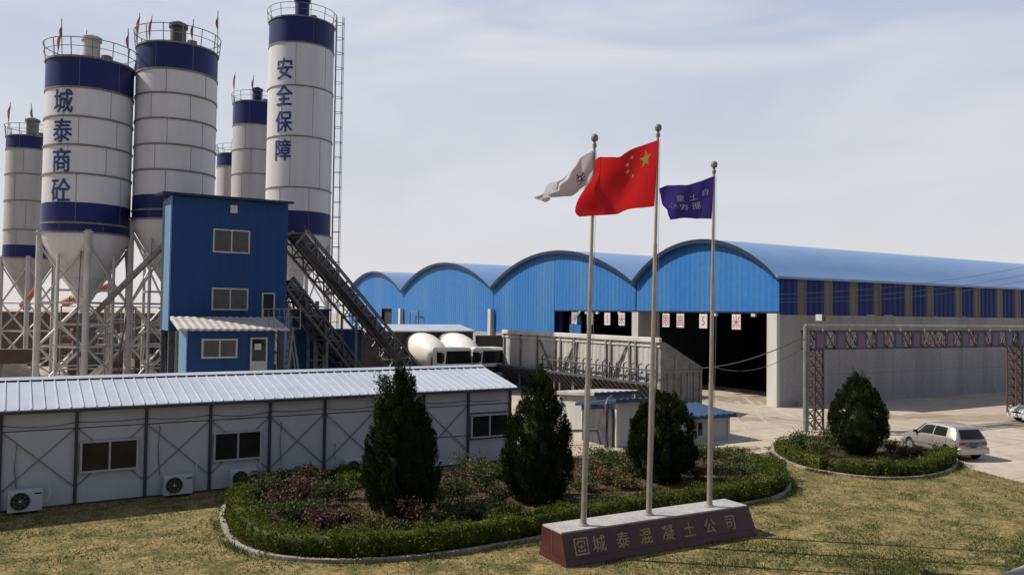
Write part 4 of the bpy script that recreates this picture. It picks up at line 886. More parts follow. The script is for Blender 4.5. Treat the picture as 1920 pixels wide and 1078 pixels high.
conifer('plump pointed conifer in the small flower bed', 14.72,34.0,3.55,2.3,PR4,12,'conifer_light', nclump=260)
# airy sapling behind the tallest conifer
sp = thing('sapling', 'thin airy sapling with pale leaves poking up behind the tallest conifer', 'tree', (-3.80,24.0,.05)); mb = MB().tube((0,0,0),(0,0,2.8),.035,.015,n=6); Cs = []; As = []; rs = np.random.default_rng(4)
for k in range(44):
    z = rs.uniform(2.4,4.6); a = rs.uniform(0,6.28); l_ = rs.uniform(.25,.7)*(5.6-z)/2.4; d_ = np.array([math.cos(a)*.7, math.sin(a)*.7, .8]); b_ = np.array([0,0,z*.85]); mb.bar(b_, b_+d_*l_, .012)
    s = rs.uniform(.1,1,34); Cs.append(b_+d_*(s*l_)[:,None]+rs.normal(size=(34,3))*.05); As.append(rs.normal(size=(34,3))+[0,0,.3])
mb.bar((0,0,2.6),(0.05,0,4.0),.02); mb.build('trunk', 'bark', sp); Cs = np.vstack(Cs); leafmesh('crown', Cs, np.vstack(As), rs.uniform(.06,.11,len(Cs)), rs.uniform(.03,.05,len(Cs)), 'airy', sp)

def hedge(label, line, wd_, ht, seed, dens=620, name='hedge', closed=False, base=.10):
    """clipped box hedge along a ground line: dark twiggy core inside a shell of small leaves"""
    rs = np.random.default_rng(seed); P = [Vector((p[0],p[1])) for p in line]; m = len(P)
    seg = [(P[i],P[(i+1)%m]) for i in range(m if closed else m-1)]; ls = np.array([(b-a).length for a,b in seg]); tot = ls.sum(); cum = np.concatenate([[0],np.cumsum(ls)])
    n = int(tot*(wd_+2*ht)*dens); u = rs.uniform(0,tot,n); k = np.clip(np.searchsorted(cum,u)-1,0,len(seg)-1)
    a = np.array([[s[0].x,s[0].y] for s in seg])[k]; b = np.array([[s[1].x,s[1].y] for s in seg])[k]; f = ((u-cum[k])/ls[k])[:,None]; c = a+(b-a)*f; d = (b-a)/ls[k][:,None]; nr = np.stack([-d[:,1],d[:,0]],1)
    ph = rs.uniform(0,1,n)*(wd_+2*ht); W2 = wd_/2
    lump = 1+.15*np.sin(u*3.3+seed)+.13*np.sin(u*7.4+1.3*seed+2*np.sin(u*1.1))+.09*np.sin(u*14+ph*7)+.06*np.sin(u*29+ph*19)+.10*np.sin(ph*9+u*2.3)
    side = np.where(ph < ht, -1., np.where(ph > ht+wd_, 1., 0.)); lat = np.where(side == 0, ph-ht-W2, side*W2); z = np.where(side == 0, ht, np.where(side < 0, ph, ph-ht-wd_))
    rnd_ = np.clip((z/ht-.55)/.45,0,1)**2; lat = np.where(side != 0, lat*(1-.22*rnd_), lat); z = np.where(side == 0, z*(1-.16*(np.abs(lat)/W2)**3), z)
    dep = 1-rs.uniform(0,1,n)**3*.25; lat = lat*lump*dep; spg = np.where(rs.uniform(0,1,n) < .10, rs.uniform(0,.10,n), 0); lat = lat+np.sign(lat)*np.where(side != 0, spg, 0); z = z+np.where(side == 0, spg, 0); z = np.maximum(z*(.94+.75*(lump-1))*np.where(side == 0, dep, 1), .02)
    # the foot of the hedge thins out
    kp = rs.uniform(size=n) < np.clip(z/(.22*ht)+.25, 0, 1); c = c[kp]; nr = nr[kp]; lat = lat[kp]; z = z[kp]; side = side[kp]; n = len(z)
    C = np.column_stack([c+nr*lat[:,None], z+base]); A = np.column_stack([nr*(side*.8)[:,None], np.where(side == 0,.8,.35)])+rs.normal(size=(n,3))*.7
    if not closed: pass
    core = MB(); Q = []
    for i in range(m):
        p = P[i]; t = (P[(i+1)%m]-P[i-1]) if (closed or 0 < i < m-1) else ((P[1]-P[0]) if i == 0 else (P[-1]-P[-2])); t.normalize(); nn = Vector((-t.y,t.x)); e = .76*W2*(1+.1*math.sin(i*2.1+seed)); h = ht*(.84+.05*math.sin(i*1.7+seed))
        Q.append([(p.x-nn.x*e*.8,p.y-nn.y*e*.8,base+.0),(p.x-nn.x*e,p.y-nn.y*e,base+h*.6),(p.x-nn.x*e*.7,p.y-nn.y*e*.7,base+h),(p.x+nn.x*e*.7,p.y+nn.y*e*.7,base+h),(p.x+nn.x*e,p.y+nn.y*e,base+h*.6),(p.x+nn.x*e*.8,p.y+nn.y*e*.8,base+.0)])
    if closed: Q.append(Q[0])
    core.grid(Q)
    if not closed:
        for q_, sg, en in ((Q[0],-1,P[0]),(Q[-1],1,P[-1])):
            dd = ((P[1]-P[0]) if sg < 0 else (P[-1]-P[-2])).normalized()*sg; ne = int(wd_*ht*dens*1.3)
            la = rs.uniform(-W2,W2,ne)*.95; zz_ = rs.uniform(0.02,ht*.95,ne); nn = np.array([-dd.y,dd.x]); C = np.vstack([C, np.column_stack([np.array([en.x,en.y])+nn*la[:,None]+np.array([dd.x,dd.y])*(.12*(1-(la/W2)**2)*(1-.4*zz_/ht))[:,None], zz_+base])]); A = np.vstack([A, np.tile([dd.x,dd.y,.4],(ne,1))+rs.normal(size=(ne,3))*.7]); core.f.append(tuple(range(len(core.v),len(core.v)+6))); core.v += q_
    cx, cy = float(C[:,0].mean()), float(C[:,1].mean()); off = np.array([cx,cy,0.])
    o = leafmesh(name, C-off, A, rs.uniform(.045,.095,len(C)), rs.uniform(.028,.055,len(C)), 'hedge', None, ([(v[0]-cx,v[1]-cy,v[2]) for v in core.v], core.f)); o.location = (cx,cy,0); return tag(o, label, 'hedge')
ring1 = inset(isl1, .52)
def part_ring(ring, i0, i1):
    m = len(ring); return [ring[i % m] for i in range(i0, i1+1)]
L1 = len(isl1)   # 25 control points x 8
hedge('clipped green hedge along the lawn side of the large bed, running behind the granite plinth', part_ring(ring1, 3, 8*14+2), .70, .56, 1)
hedge('low green hedge along the prefab side of the large bed', part_ring(ring1, 8*20+4, L1+1), .60, .55, 2)
hedge('green hedge at the yard side of the large bed, near the low blue roofed shed', part_ring(ring1, 8*14+4, 8*17+2), .5, .42, 3)
cb = G(662,921); hedge('square clipped bush left of the tallest conifer', [(cb.x-.35,cb.y-.2),(cb.x+.4,cb.y+.25)], .75, .55, 4, name='clipped_bush')['category'] = 'bush'
ring2 = inset(isl2, .50); L2 = len(isl2); cuts = [(0,7),(9,14),(15,20),(23,27),(28,33),(34,37),(39,43),(44,50),(51,58)]
labs = ['clipped bush at the left tip of the small bed','clipped bush second from the left tip of the small bed','clipped bush third from the left along the small bed kerb','bright green bush just left below the plump conifer','dark green bush right below the plump conifer','narrow bush right of the plump conifer on the kerb side','small bush on bare stems near the right end of the small bed','clipped bush at the right tip of the small bed','bushy hedge piece hiding the rear wheel of the silver hatchback']
for i, ((a,b), lb) in enumerate(zip(cuts, labs)): hedge(lb, part_ring(ring2,a,b), .55 if i < 8 else .7, .44+.06*(i % 3), 20+i, 560, 'box_bush')['category'] = 'bush'

def shrub(label, px, py, H, W, m, seed, n=520, grp=None, name='rose_bush', leaf=.085):
    q = G(px, py); rs = np.random.default_rng(seed); t = thing(name, label, 'bush', (q.x,q.y,.1), 0, grp); mb = MB(); Cs = []; As = []
    ns = 9; per = n//ns//3
    for k in range(ns):
        a = rs.uniform(0,6.28); r = rs.uniform(.1,.5)*W; top = Vector((math.cos(a)*r, math.sin(a)*r, H*rs.uniform(.6,.95))); mb.bar((math.cos(a)*.05,math.sin(a)*.05,0), top, .014)
        for j in range(3):
            c = np.array(top)*rs.uniform(.45,1.05)+rs.normal(size=3)*[.10,.10,.04]*W; Cs.append(c+rs.normal(size=(per,3))*[.13*W,.13*W,.11*H]); As.append(rs.normal(size=(per,3))+[0,0,.4])
    Cs = np.vstack(Cs); Cs[:,2] = np.maximum(Cs[:,2], .02); mb.build('stem', 'bark', t); leafmesh('foliage', Cs, np.vstack(As), rs.uniform(.7,1.4,len(Cs))*leaf, rs.uniform(.7,1.3,len(Cs))*leaf*.6, m, t)
gr1 = 'rose bushes in the large flower bed'
for i, (px,py,H,W,m,lb) in enumerate((
    (515,966,.75,.85,'rose_red','reddish leggy rose bush at the left end of the large bed'), (560,958,.9,.8,'rose_red','tallest reddish rose bush near the left back hedge'), (545,990,.6,.75,'rose_green','grey green rose bush behind the front left hedge'), (610,960,.8,.8,'rose_green','green rose bush before the left air conditioner bush row'), (600,1000,.55,.8,'rose_red','dull brown rose bush in the left middle of the bed'), (650,985,.4,.7,'dry','dry straw coloured plant beside bare soil left of the tallest conifer'),
    (775,1005,.85,.6,'rose_red','rose bush with dark red shoots at the foot of the tallest conifer'), (735,1005,.35,.6,'rose_green','low pale weed at the left foot of the tallest conifer'), (850,985,.6,.8,'rose_green','green rose bush between the two large conifers, at the front'), (870,955,.85,1.0,'rose_green','largest green rose bush between the two large conifers'), (905,930,.8,.9,'rose_green','green rose bush left of the crooked top conifer'), (850,930,.7,.9,'rose_red','brownish rose bush right of the tallest conifer'), (925,960,.7,.7,'rose_green','slim green rose bush by the left foot of the crooked top conifer'),
    (1110,905,.7,.9,'dry','dry stalky plant right of the white flagpole'), (1140,915,.6,.9,'dry','second dry stalky plant, between the left and middle flagpoles'), (1150,882,.6,1.0,'rose_green','green shrub behind the dry stalks between two flagpoles'), (1100,930,.5,.8,'rose_green','grey green shrub at the foot of the white flagpole'), (1310,905,.5,.7,'dry','dry plant between the rounded conifer and the blue flag pole'), (1355,905,.55,.9,'rose_green','green shrub right of the blue flag pole'), (1375,885,.6,1.0,'rose_green','leafy shrub at the right end of the large bed'), (1175,925,.5,.7,'dry','dry tuft left of the rounded conifer foot'))):
    shrub(lb, px, py, H*1.05, W*1.1, m, 100+i, 900, gr1)
for i, (px,py,H,W,m,lb) in enumerate(((480,985,.5,.8,'rose_green','low green plant against the front left hedge of the large bed'), (500,945,.7,.8,'rose_green','green plant by the left back hedge of the large bed'), (585,985,.65,.9,'rose_green','bushy green plant in the thick of the left rose group'), (575,935,.7,.9,'rose_red','reddish bush beside the prefab side hedge'), (640,945,.6,.8,'rose_green','green plant in front of the square clipped bush'), (690,1020,.45,.8,'weed','brownish low plant near the front hedge, left of the tallest conifer'), (820,960,.7,1.0,'rose_green','dark green bush touching the tallest conifer on its right'), (835,1005,.45,.9,'weed','low brownish plant behind the front hedge, right of the tallest conifer'), (890,985,.5,.9,'rose_green','low green plant behind the front hedge between two conifers'), (880,905,.8,1.1,'rose_green','tall green bush near the prefab window, behind the roses'), (935,905,.6,.9,'rose_green','green bush at the prefab corner'), (960,975,.4,.8,'weed','low brownish plant at the foot of the crooked top conifer'), (1120,880,.7,1.1,'rose_green','dark green bush at the yard edge behind the white flagpole'), (1170,900,.6,.9,'rose_green','green bush left of the rounded conifer'), (1325,880,.7,1.0,'rose_green','green bush at the yard edge right of the rounded conifer'), (1400,900,.5,.9,'rose_green','low green bush inside the right curve of the hedge'))):
    shrub(lb, px, py, H*1.1, W*1.2, m, 150+i, 1000, gr1)
gr2 = 'rose bushes in the small flower bed'
for i, (px,py,H,W,m,lb) in enumerate(((1500,852,.95,1.2,'rose_green','leafy rose bush left of the gantry pole base'), (1535,862,.9,1.2,'rose_green','large rose bush below the lattice gantry mast'), (1555,848,.9,1.0,'rose_green','rose bush touching the plump conifer on its left'), (1672,856,.62,.7,'rose_red','purplish rose bush right of the plump conifer'), (1698,862,.45,.6,'rose_red','purplish rose bush before the front wheel of the silver hatchback'), (1715,862,.55,.7,'dry','dry twiggy plant by the hedge near the silver hatchback'))):
    shrub(lb, px, py, H, W, m, 200+i, 1000 if i < 3 else 420, gr2)
# litter and weeds on the bed soil
for isl, nm in ((isl1,'bed_weeds'),(isl2,'bed_weeds')):
    pl = [(p.x,p.y) for p in inset(isl,.3)]; xs = [p[0] for p in pl]; ys = [p[1] for p in pl]; P = np.stack([NR.uniform(min(xs),max(xs),60000),NR.uniform(min(ys),max(ys),60000)],1); P = P[inpoly(P,pl)]; P = P[NR.uniform(size=len(P)) < np.clip(.45+field(P,2.3,1.0),.05,1)]
    tag(leafmesh(nm, np.column_stack([P, np.full(len(P),.13)+NR.uniform(0,.05,len(P))]), NR.normal(size=(len(P),3))*[.8,.8,.4]+[0,0,.8], NR.uniform(.05,.17,len(P))*(.7+.6*np.clip(field(P,1.9,3.0),0,1)), NR.uniform(.018,.045,len(P)), 'weed'), kind='stuff')

# ------------------------------------------------------------ granite plinth, flagpoles, flags
PA = math.atan2(3.06,5.42); PO = (1.37,18.89); pd = thing('plinth', 'long red granite plinth with gold lettering and a pale top', 'plinth', (*PO,0), PA)
PLN, HT, YT0, YT1, YB = 6.22, .80, .26, 1.12, 1.25
def plin(z0, z1, e=0):
    f = lambda z: z/HT
    a, b = f(z0), f(z1); r = lambda t: [(-e-.0*t,YT0*t-e),(PLN-.14*t+e,YT0*t-e),(PLN-.14*t+e,YB+(YT1-YB)*t+e),(-e,YB+(YT1-YB)*t+e)]
    v = [(x,y,z0) for x,y in r(a)]+[(x,y,z1) for x,y in r(b)]; return MB().add(v,[(3,2,1,0),(4,5,6,7),(0,1,5,4),(1,2,6,5),(2,3,7,6),(3,0,4,7)])
plin(0,.20,.004).build('base_course', 'granite', pd); plin(.206,HT-.04).build('body', 'granite', pd); MB().box(.01,PLN-.15,YT0+.01,YT1,HT-.041,HT).build('top_slab', 'granite_top', pd)
mb = MB()
for x in (1.2,2.4,3.6,4.8): mb.bar((x,YT0+.02,HT+.0005),(x,YT1-.01,HT+.0005),.008,.004)
mb.bar((-.006,.65,.2),(-.006,.68,HT-.05),.008); build_each(mb, 'slab_joint', 'seam', pd)
sl_ = Vector((0,YT0,HT)).normalized(); nf = Vector((0,-HT,YT0)).normalized()
for i, ch in enumerate('城泰混凝土公司'):
    gv, gf = glyphs(ch, .0); xc = 1.02+i*.715; zc = .47; mb = MB()
    for ox in (-.012,.012): mb.add([tuple(Vector((xc+(gx+ox)*.41,0,0))+sl_*(zc+gy*.41)+nf*(.006+ox*.05)) for gx, gy in gv], gf)
    mb.build('lettering', 'gold', pd, recalc=False)
def sq(x0,x1,z0,z1): return [tuple(Vector((x,0,0))+sl_*z+nf*.007) for x,z in ((x0,z0),(x1,z0),(x1,z1),(x0,z1))]
mb = MB(); X0, Z0_ = .30, .27
for r_ in ((0,.40,0,.035),(0,.40,.365,.40),(0,.035,.035,.365),(.365,.40,.035,.365),(.09,.31,.29,.325),(.08,.115,.225,.30),(.285,.32,.225,.30),(.10,.18,.175,.205),(.22,.30,.175,.205),(.18,.22,.14,.24),(.09,.31,.075,.105),(.09,.125,.105,.145),(.275,.31,.105,.145)):
    mb.poly(*sq(X0+r_[0],X0+r_[1],Z0_+r_[2],Z0_+r_[3]))
mb.build('emblem', 'gold', pd, recalc=False)
def flagpole(label, base, top):
    base = Vector(base); top = Vector(top); t = thing('flagpole', label, 'flagpole', base, 0, 'steel flagpoles on the granite plinth'); d = top-base
    MB().tube((0,0,0),d*.36,.075,.068,n=16).build('lower_pole', 'galv', t, True); MB().tube(d*.36,d*.70,.058,.052,n=16).build('middle_pole', 'galv', t, True); MB().tube(d*.70,d*.985,.042,.036,n=14).build('upper_pole', 'galv', t, True)
    MB().lathe([(.13,0),(.13,.02),(.085,.05),(.078,.14)],20,cap0=True).build('base_flange', 'galv', t, True)
    b = MB().lathe([(.02,-.22),(.05,-.2),(.055,-.12),(.035,-.1),(.035,-.04),(.075,-.03),(.095,.03),(.085,.09),(.05,.13),(.01,.145)],16); b.v = [(v[0]+d.x,v[1]+d.y,v[2]+d.z) for v in b.v]; b.build('finial', 'steel_mid', t, True)
    off = Vector((.07,-.04,0)); MB().path([off+Vector((0,0,.9)), off+d*.5+Vector((.03,0,0)), off*.7+d*.97],.006,4).build('halyard', 'frame', t)
    return base, d
pb1 = (1.83,19.80,.80); pt1 = tuple(D(1115,262,19.80)); pb2 = (3.62,20.90,.80); pt2 = tuple(D(1234,243,20.90)); pb3 = (5.44,21.90,.80); pt3 = tuple(D(1339,312,21.9))
flagpole('left flagpole on the plinth, carrying the tattered white flag', pb1, pt1)
flagpole('middle and tallest flagpole, carrying the red flag', pb2, pt2)
flagpole('right and shortest flagpole, carrying the blue lettered flag', pb3, pt3)
def interp(pts, s):
    """smooth curve through pts at s in 0..1 (by cumulative length)"""
    P = [Vector(p) for p in pts]; ls = [0]
    for a, b in zip(P, P[1:]): ls.append(ls[-1]+(b-a).length)
    t = s*ls[-1]
    for i in range(len(P)-1):
        if t <= ls[i+1]+1e-9:
            f = (t-ls[i])/(ls[i+1]-ls[i]+1e-9); p0 = P[max(i-1,0)]; p1 = P[i]; p2 = P[i+1]; p3 = P[min(i+2,len(P)-1)]
            return 0.5*((2*p1)+(p2-p0)*f+(2*p0-5*p1+4*p2-p3)*f*f+(3*p1-p0-3*p2+p3)*f**3)
    return P[-1]
def flag(label, m, origin, top, bot, fly, wave, yaw, name='flag', wide=1.0, drop=0.0):
    """cloth spanned by its top, bottom and fly edges (metres left/down of the hoist head), with folds"""
    o = Vector(origin); ax = Vector((-math.cos(yaw), math.sin(yaw), 0)); nz = Vector((math.sin(yaw), math.cos(yaw), 0))*-1
    t = thing(name, label, 'flag', o); B3 = Vector(fly[0]); B4 = Vector(fly[-1])
    def S(s, q):
        a = interp(top, s); b = interp(bot, s); p = a.lerp(b, q); f = interp(fly, q); lin = Vector(top[-1]).lerp(Vector(bot[-1]), q); p = p+(f-lin)*s**1.5
        w_ = wave(s, q); x = p.x/math.cos(yaw)
        return ax*x*wide+Vector((0,0,-p.y-drop*s))+nz*w_
    nu, nv = 56, 36; Pg = [[S(i/nu, j/nv) for i in range(nu+1)] for j in range(nv+1)]
    MB().grid(Pg).build('cloth', m, t, True); return t, S, nz
def mark(t, S, nz, vs, fs, m, name, s0, q0, ss, qs):
    for sg in (1,-1):
        mb = MB(); mb.add([S(min(1,max(0,s0+x*ss)), min(1,max(0,q0-y*qs)))+nz*.008*sg for x, y in vs], fs); mb.build(name, m, t, recalc=False)
k_ = 425.7
def pxs(L, x0, y0, k): return [((x0-a)/k, (b-y0)/k) for a, b in L]
k_ = 428.0
rt = pxs([(878,178),(790,205),(700,236),(620,262),(560,290),(500,330),(460,352),(400,348),(330,346),(250,348),(180,365),(120,400)], 878, 178, k_)
rb = pxs([(832,935),(760,938),(690,940),(620,938),(550,945),(480,962),(400,985),(300,985),(200,978),(120,975),(70,975)], 878, 178, k_)
rfl = pxs([(120,400),(130,470),(145,560),(110,660),(75,760),(50,850),(38,930),(70,975)], 878, 178, k_)
Dp2 = Vector(pt2)-Vector(pb2); ho = Vector(pb2)+Dp2*((10.62-.8)/Dp2.z)
ho = D(1235.5,262,20.87)
ft, FS, fn = flag('large red flag with yellow stars streaming from the middle flagpole', 'red_flag', ho, rt, rb, rfl, lambda s,q: (.17*math.sin(s*7.5-q*3.4+.4)*s**.6+.08*math.sin(s*14+q*5)*s)*(1-.25*q), -.60, wide=1.12, drop=.36)
def star(r, rot=0): return [(math.sin(rot+i*math.pi/5)*(r if i % 2 == 0 else r*.382), math.cos(rot+i*math.pi/5)*(r if i % 2 == 0 else r*.382)) for i in range(10)]
for s0, q0, r_, ro in ((.205,.235,.30,.1),(.40,.13,.085,.5),(.475,.20,.085,.3),(.475,.32,.085,0),(.40,.44,.085,.7)):
    st_ = star(r_, ro); vs = [(0,0)]+st_; fs = [(0,1+i,1+(i+1)%10) for i in range(10)]; mark(ft, FS, fn, vs, fs, 'yellow', 'star', s0, q0, .33, .5)
kb = 8.983*68.5
bt = pxs([(985,178),(900,215),(800,262),(720,290),(640,320),(570,340),(450,345),(330,360),(240,372),(120,430)], 985, 178, kb)
bb = pxs([(945,905),(850,905),(760,908),(690,915),(600,910),(500,900),(420,915),(310,940)], 985, 178, kb)
bf = pxs([(120,430),(150,540),(180,690),(245,770),(270,860),(310,940)], 985, 178, kb)
bt_, BS, bn_ = flag('small purple blue flag with white characters on the right flagpole', 'blue_flag', D(1339.6,330,21.87), bt, bb, bf, lambda s,q: (.11*math.sin(s*8-q*3+1)*s**.6+.05*math.sin(s*15+q*6)*s), -.08, wide=1.12)
for ch, s0, q0, sz in (('白',.17,.33,.15),('上',.40,.38,.17),('皇',.62,.38,.17),('新',.36,.64,.19),('农',.60,.66,.18),('心',.82,.58,.17)):
    gv, gf = glyphs(ch, 0, .2); mark(bt_, BS, bn_, gv, gf, 'flag_white_ink', 'lettering', s0, q0, sz, sz*1.15)
kw = 7.7*75.5
wt = pxs([(850,175),(740,240),(640,320),(560,410),(450,480),(340,560),(250,640),(190,740),(95,830)], 850, 175, kw)
wb = pxs([(850,700),(760,720),(690,760),(560,780),(500,800),(420,815),(300,825),(200,840),(150,870)], 850, 175, kw)
wf = pxs([(95,830),(90,845),(110,860),(150,870)], 850, 175, kw)
wt_, WS, wn_ = flag('tattered white flag with dark characters half hidden behind the red flag', 'white_flag', D(1112.5,283,19.77), wt, wb, wf, lambda s,q: .22*math.sin(s*9-q*6)*s**.5+.12*math.sin(s*19+q*9)*s, .45)
gv, gf = glyphs('关', 0, .2); mark(wt_, WS, wn_, gv, gf, 'flag_dark_ink', 'lettering', .24, .55, .20, .34)

# ------------------------------------------------------------ lattice gantry with boards
gq = G(1508,808); GA = math.atan2(8.9,16.7); ga = thing('gantry', 'rusty lattice gantry carrying a row of boards across the yard road', 'gantry', (gq.x,gq.y,0), GA)
MB().tube((-.05,-.15,0),(-.05,-.15,5.45),.145,n=14).build('pole', 'steel_mid', ga, True)
MB().tube((-.1,-.15,5.5),(24,-.15,5.5),.075,n=10).build('pipe', 'galv', ga, True)
def lattice(x0, x1, zt):
    mb = MB(); 
    for x in (x0,x1):
        for y in (0,.55): mb.bar((x,y,0),(x,y,zt),.08)
    z = 0
    while z < zt-.3:
        h = min(.55, zt-z)
        for y in (0,.55): mb.bar((x0,y,z),(x1,y,z+h),.045); mb.bar((x1,y,z),(x0,y,z+h),.045); mb.bar((x0,y,z+h),(x1,y,z+h),.045)
        for x in (x0,x1): mb.bar((x,0,z),(x,.55,z+h),.04)
        z += h
    mb.build('mast', 'rust', ga)
lattice(.75,1.4,5.2); lattice(18.85,19.55,5.2)
mb = MB(); GL = 24.0
for y in (0,.55):
    for z in (4.25,5.2): mb.bar((.3,y,z),(GL,y,z),.075)
    x = .4; k = 0
    while x < GL-.5: mb.bar((x,y,4.25 if k % 2 else 5.2),(x+.62,y,5.2 if k % 2 else 4.25),.05); mb.bar((x,y,4.25),(x,y,5.2),.045); x += .62; k += 1
mb.build('truss', 'rust', ga)
mb = MB(); x = 1.2
while x < GL: mb.bar((x,-.15,5.2),(x,-.15,5.46),.05); x += 2.1
build_each(mb, 'pipe_clip', 'galv', ga)
bx = [(1536,'teal','pink'),(1575,'teal','pink'),(1613,'teal','pink'),(1648,'navy_board','lilac'),(1683,'navy_board','lilac'),(1716,'navy_board','pink'),(1779,'navy_board','pink'),(1808,'navy_board','lilac'),(1837,'navy_board','lilac'),(1864,'navy_board','lilac'),(1890,'teal','lilac'),(1915,'teal','lilac'),(1938,'teal','pink')]
for i, (px, c, c2) in enumerate(bx):
    kk = (px-960)/1500; ca, sa = math.cos(GA), math.sin(GA); x = (kk*gq.y-gq.x)/(ca-kk*sa)
    b = MB().box(x-.42,x+.42,-.085,-.055,4.23,5.22).build('board', c, ga); MB().box(x-.24,x+.24,-.095,-.0855,4.36,5.06).build('faded_sheet', c2, b)
    mb = MB(); r9 = random.Random(i)
    for j in range(5): z = 4.42+j*.13; a = r9.uniform(.06,.17); mb.box(x-a,x+a*r9.uniform(.6,1),-.0975,-.0955,z,z+.045)
    mb.box(x-.02,x+.03,-.0985,-.0956,4.42,5.0); mb.build('faint_lettering', 'pink_ink' if c2 == 'pink' else 'lilac', b)
mb = MB().bar((1.05,-.15,5.5),(1.05,-.15,5.75),.05); mb.build('lamp_bracket', 'steel_mid', ga)
fl_ = thing('floodlight', 'small boxy floodlight on top of the gantry above its left mast', 'lamp', (gq.x+math.cos(GA)*1.05+.15*math.sin(GA), gq.y+math.sin(GA)*1.05-.15*math.cos(GA), 5.75), GA)
MB().box(-.16,-.13,-.2,.2,0,.34).build('lens', 'lamp_clear', fl_); MB().bbox(-.13,.16,-.2,.2,.0,.34,.03).build('housing', 'steel_dark', fl_)

# ------------------------------------------------------------ cars
def car(label, X, Y, rz, paint, nm='parked_car'):
    """small five door hatchback; x forward; origin on the ground below its middle"""
    t = thing(nm, label, 'car', (X,Y,0), rz)
    st = [(-1.80,.60,.38,.60,.70,.64,.0),(-1.74,.74,.30,.72,.80,.90,.0),(-1.62,.78,.27,.79,.88,1.10,.0),(-1.42,.79,.25,.80,.90,1.33,.0),(-1.2,.80,.24,.81,.90,1.40,.0),(-.6,.80,.22,.81,.89,1.43,0),(0,.80,.22,.81,.88,1.42,0),(.35,.80,.22,.81,.87,1.34,0),(.62,.80,.22,.80,.86,1.14,0),(.92,.79,.23,.80,.86,.92,0),(1.3,.77,.25,.78,.80,.86,0),(1.62,.72,.28,.74,.72,.78,0),(1.78,.62,.34,.64,.62,.68,0),(1.86,.5,.4,.52,.54,.58,0)]
    # (x, half width sill, z bottom, half width belt, z belt, z roof)
    xs = [s[0] for s in st]
    def at(x):
        for i in range(len(st)-1):
            if x <= xs[i+1]:
                f = (x-xs[i])/(xs[i+1]-xs[i]); p0 = st[max(i-1,0)]; p1 = st[i]; p2 = st[i+1]; p3 = st[min(i+2,len(st)-1)]
                return [0.5*(2*b+(c-a)*f+(2*a-5*b+4*c-d)*f*f+(3*b-a-3*c+d)*f**3) if abs(c-b) > 1e-6 else b for a,b,c,d in zip(p0,p1,p2,p3)]
        return list(st[-1])
    def S(x, q):
        """q 0 sill bottom .. .5 belt .. .85 roof edge .. 1 roof centre (half section)"""
        _, ws, zb, wb, zl, zr, _z = at(x); cab = max(0, zr-zl); wr = wb-.10-.34*min(cab,.5)*.75
        if q <= .12: f = q/.12; return (ws*.90+(ws-ws*.90)*f, zb+.10*f)
        if q <= .5: f = (q-.12)/.38; return (ws+(wb-ws)*math.sin(f*math.pi*.5)+.012*math.sin(f*math.pi), zb+.10+(zl-zb-.10)*f)
        if q <= .85: f = (q-.5)/.35; return (wb+(wr-wb)*f**1.15, zl+(zr-.035-zl)*f)
        f = (q-.85)/.15; return (wr*math.cos(f*math.pi/2), zr-.035+.035*math.sin(f*math.pi/2)+.02*f)
    X_ = [-1.80+3.66*i/100 for i in range(101)]; Q_ = [i/40 for i in range(41)]
    wc = (-1.12, 1.16); mb = MB(); 
    def hole(x, z, y): return any((x-c)**2+(z-.285)**2 < .345**2 for c in wc)
    for sg in (1,-1):
        vs = [[(x, sg*S(x,q)[0], S(x,q)[1]) for q in Q_] for x in X_]; o = len(mb.v); mb.v += [p for r in vs for p in r]; nq = len(Q_)
        for i in range(len(X_)-1):
            for j in range(nq-1):
                cx_ = (X_[i]+X_[i+1])/2; cz_ = (vs[i][j][2]+vs[i+1][j+1][2])/2
                if Q_[j] < .5 and hole(cx_, cz_, 0): continue
                mb.f.append((o+i*nq+j, o+i*nq+j+1, o+(i+1)*nq+j+1, o+(i+1)*nq+j))
        mb.f.append(tuple(o+j for j in range(nq)))
    b = mb.build('body', paint, t, True)
    MB().box(-1.7,1.7,-.66,.66,.24,.70).build('underbody', 'black', t)
    def panel(xa, xb, qa, qb, off, name, m, par, nx=10, nq=6, skew=None):
        for sg in (1,-1):
            P = []
            for j in range(nq+1):
                q = qa+(qb-qa)*j/nq; r = []
                a, c = (xa, xb) if skew is None else (xa+skew[0]*j/nq, xb+skew[1]*j/nq)
                for i in range(nx+1): x = a+(c-a)*i/nx; y, z = S(x,q); r.append((x, sg*(y+off), z+off*.3))
                P.append(r)
            MB().grid(P).build(name, m, par, True)
    panel(-.28,.80,.545,.80,.012,'front_side_window','car_glass',b,skew=(-.02,-.50)); panel(-1.10,-.36,.545,.80,.012,'rear_side_window','car_glass',b,skew=(.06,-.0))
    P = []
    for j in range(9):
        f = j/8; x = -1.735+.30*f; r = []
        for i in range(-8,9): y = i/8*(.60-.09*f); zz_ = .93+.36*f; r.append((-1.785+.27*f-.035*(1-abs(i/8)**2), y, zz_))
        P.append(r)
    MB().grid(P).build('rear_window', 'car_glass', b, True)
    P = []
    for j in range(9):
        f = j/8; r = []
        for i in range(-8,9): y = i/8*(.64-.13*f); x = .93-.50*f+.03*(1-abs(i/8)**2)+.05; r.append((x,y,.93+.385*f))
        P.append(r)
    MB().grid(P).build('windscreen', 'car_glass', b, True)
    for sg in (1,-1):
        MB().bbox(-1.80,-1.70,sg*.56-.13,sg*.56+.13,.66,.80,.015).build('tail_light', 'lamp_red', b)
        MB().bbox(1.70,1.80,sg*.50-.15,sg*.50+.15,.55,.68,.02).build('headlight', 'lamp_clear', b)
        MB().bbox(.62,.78,sg*.86-.07,sg*.86+.07,.90,1.02,.02).build('mirror', 'black', b)
        MB().bar((-1.0,sg*.826,.52),(.95,sg*.823,.53),.02,.05).build('side_trim', 'steel_mid', b)
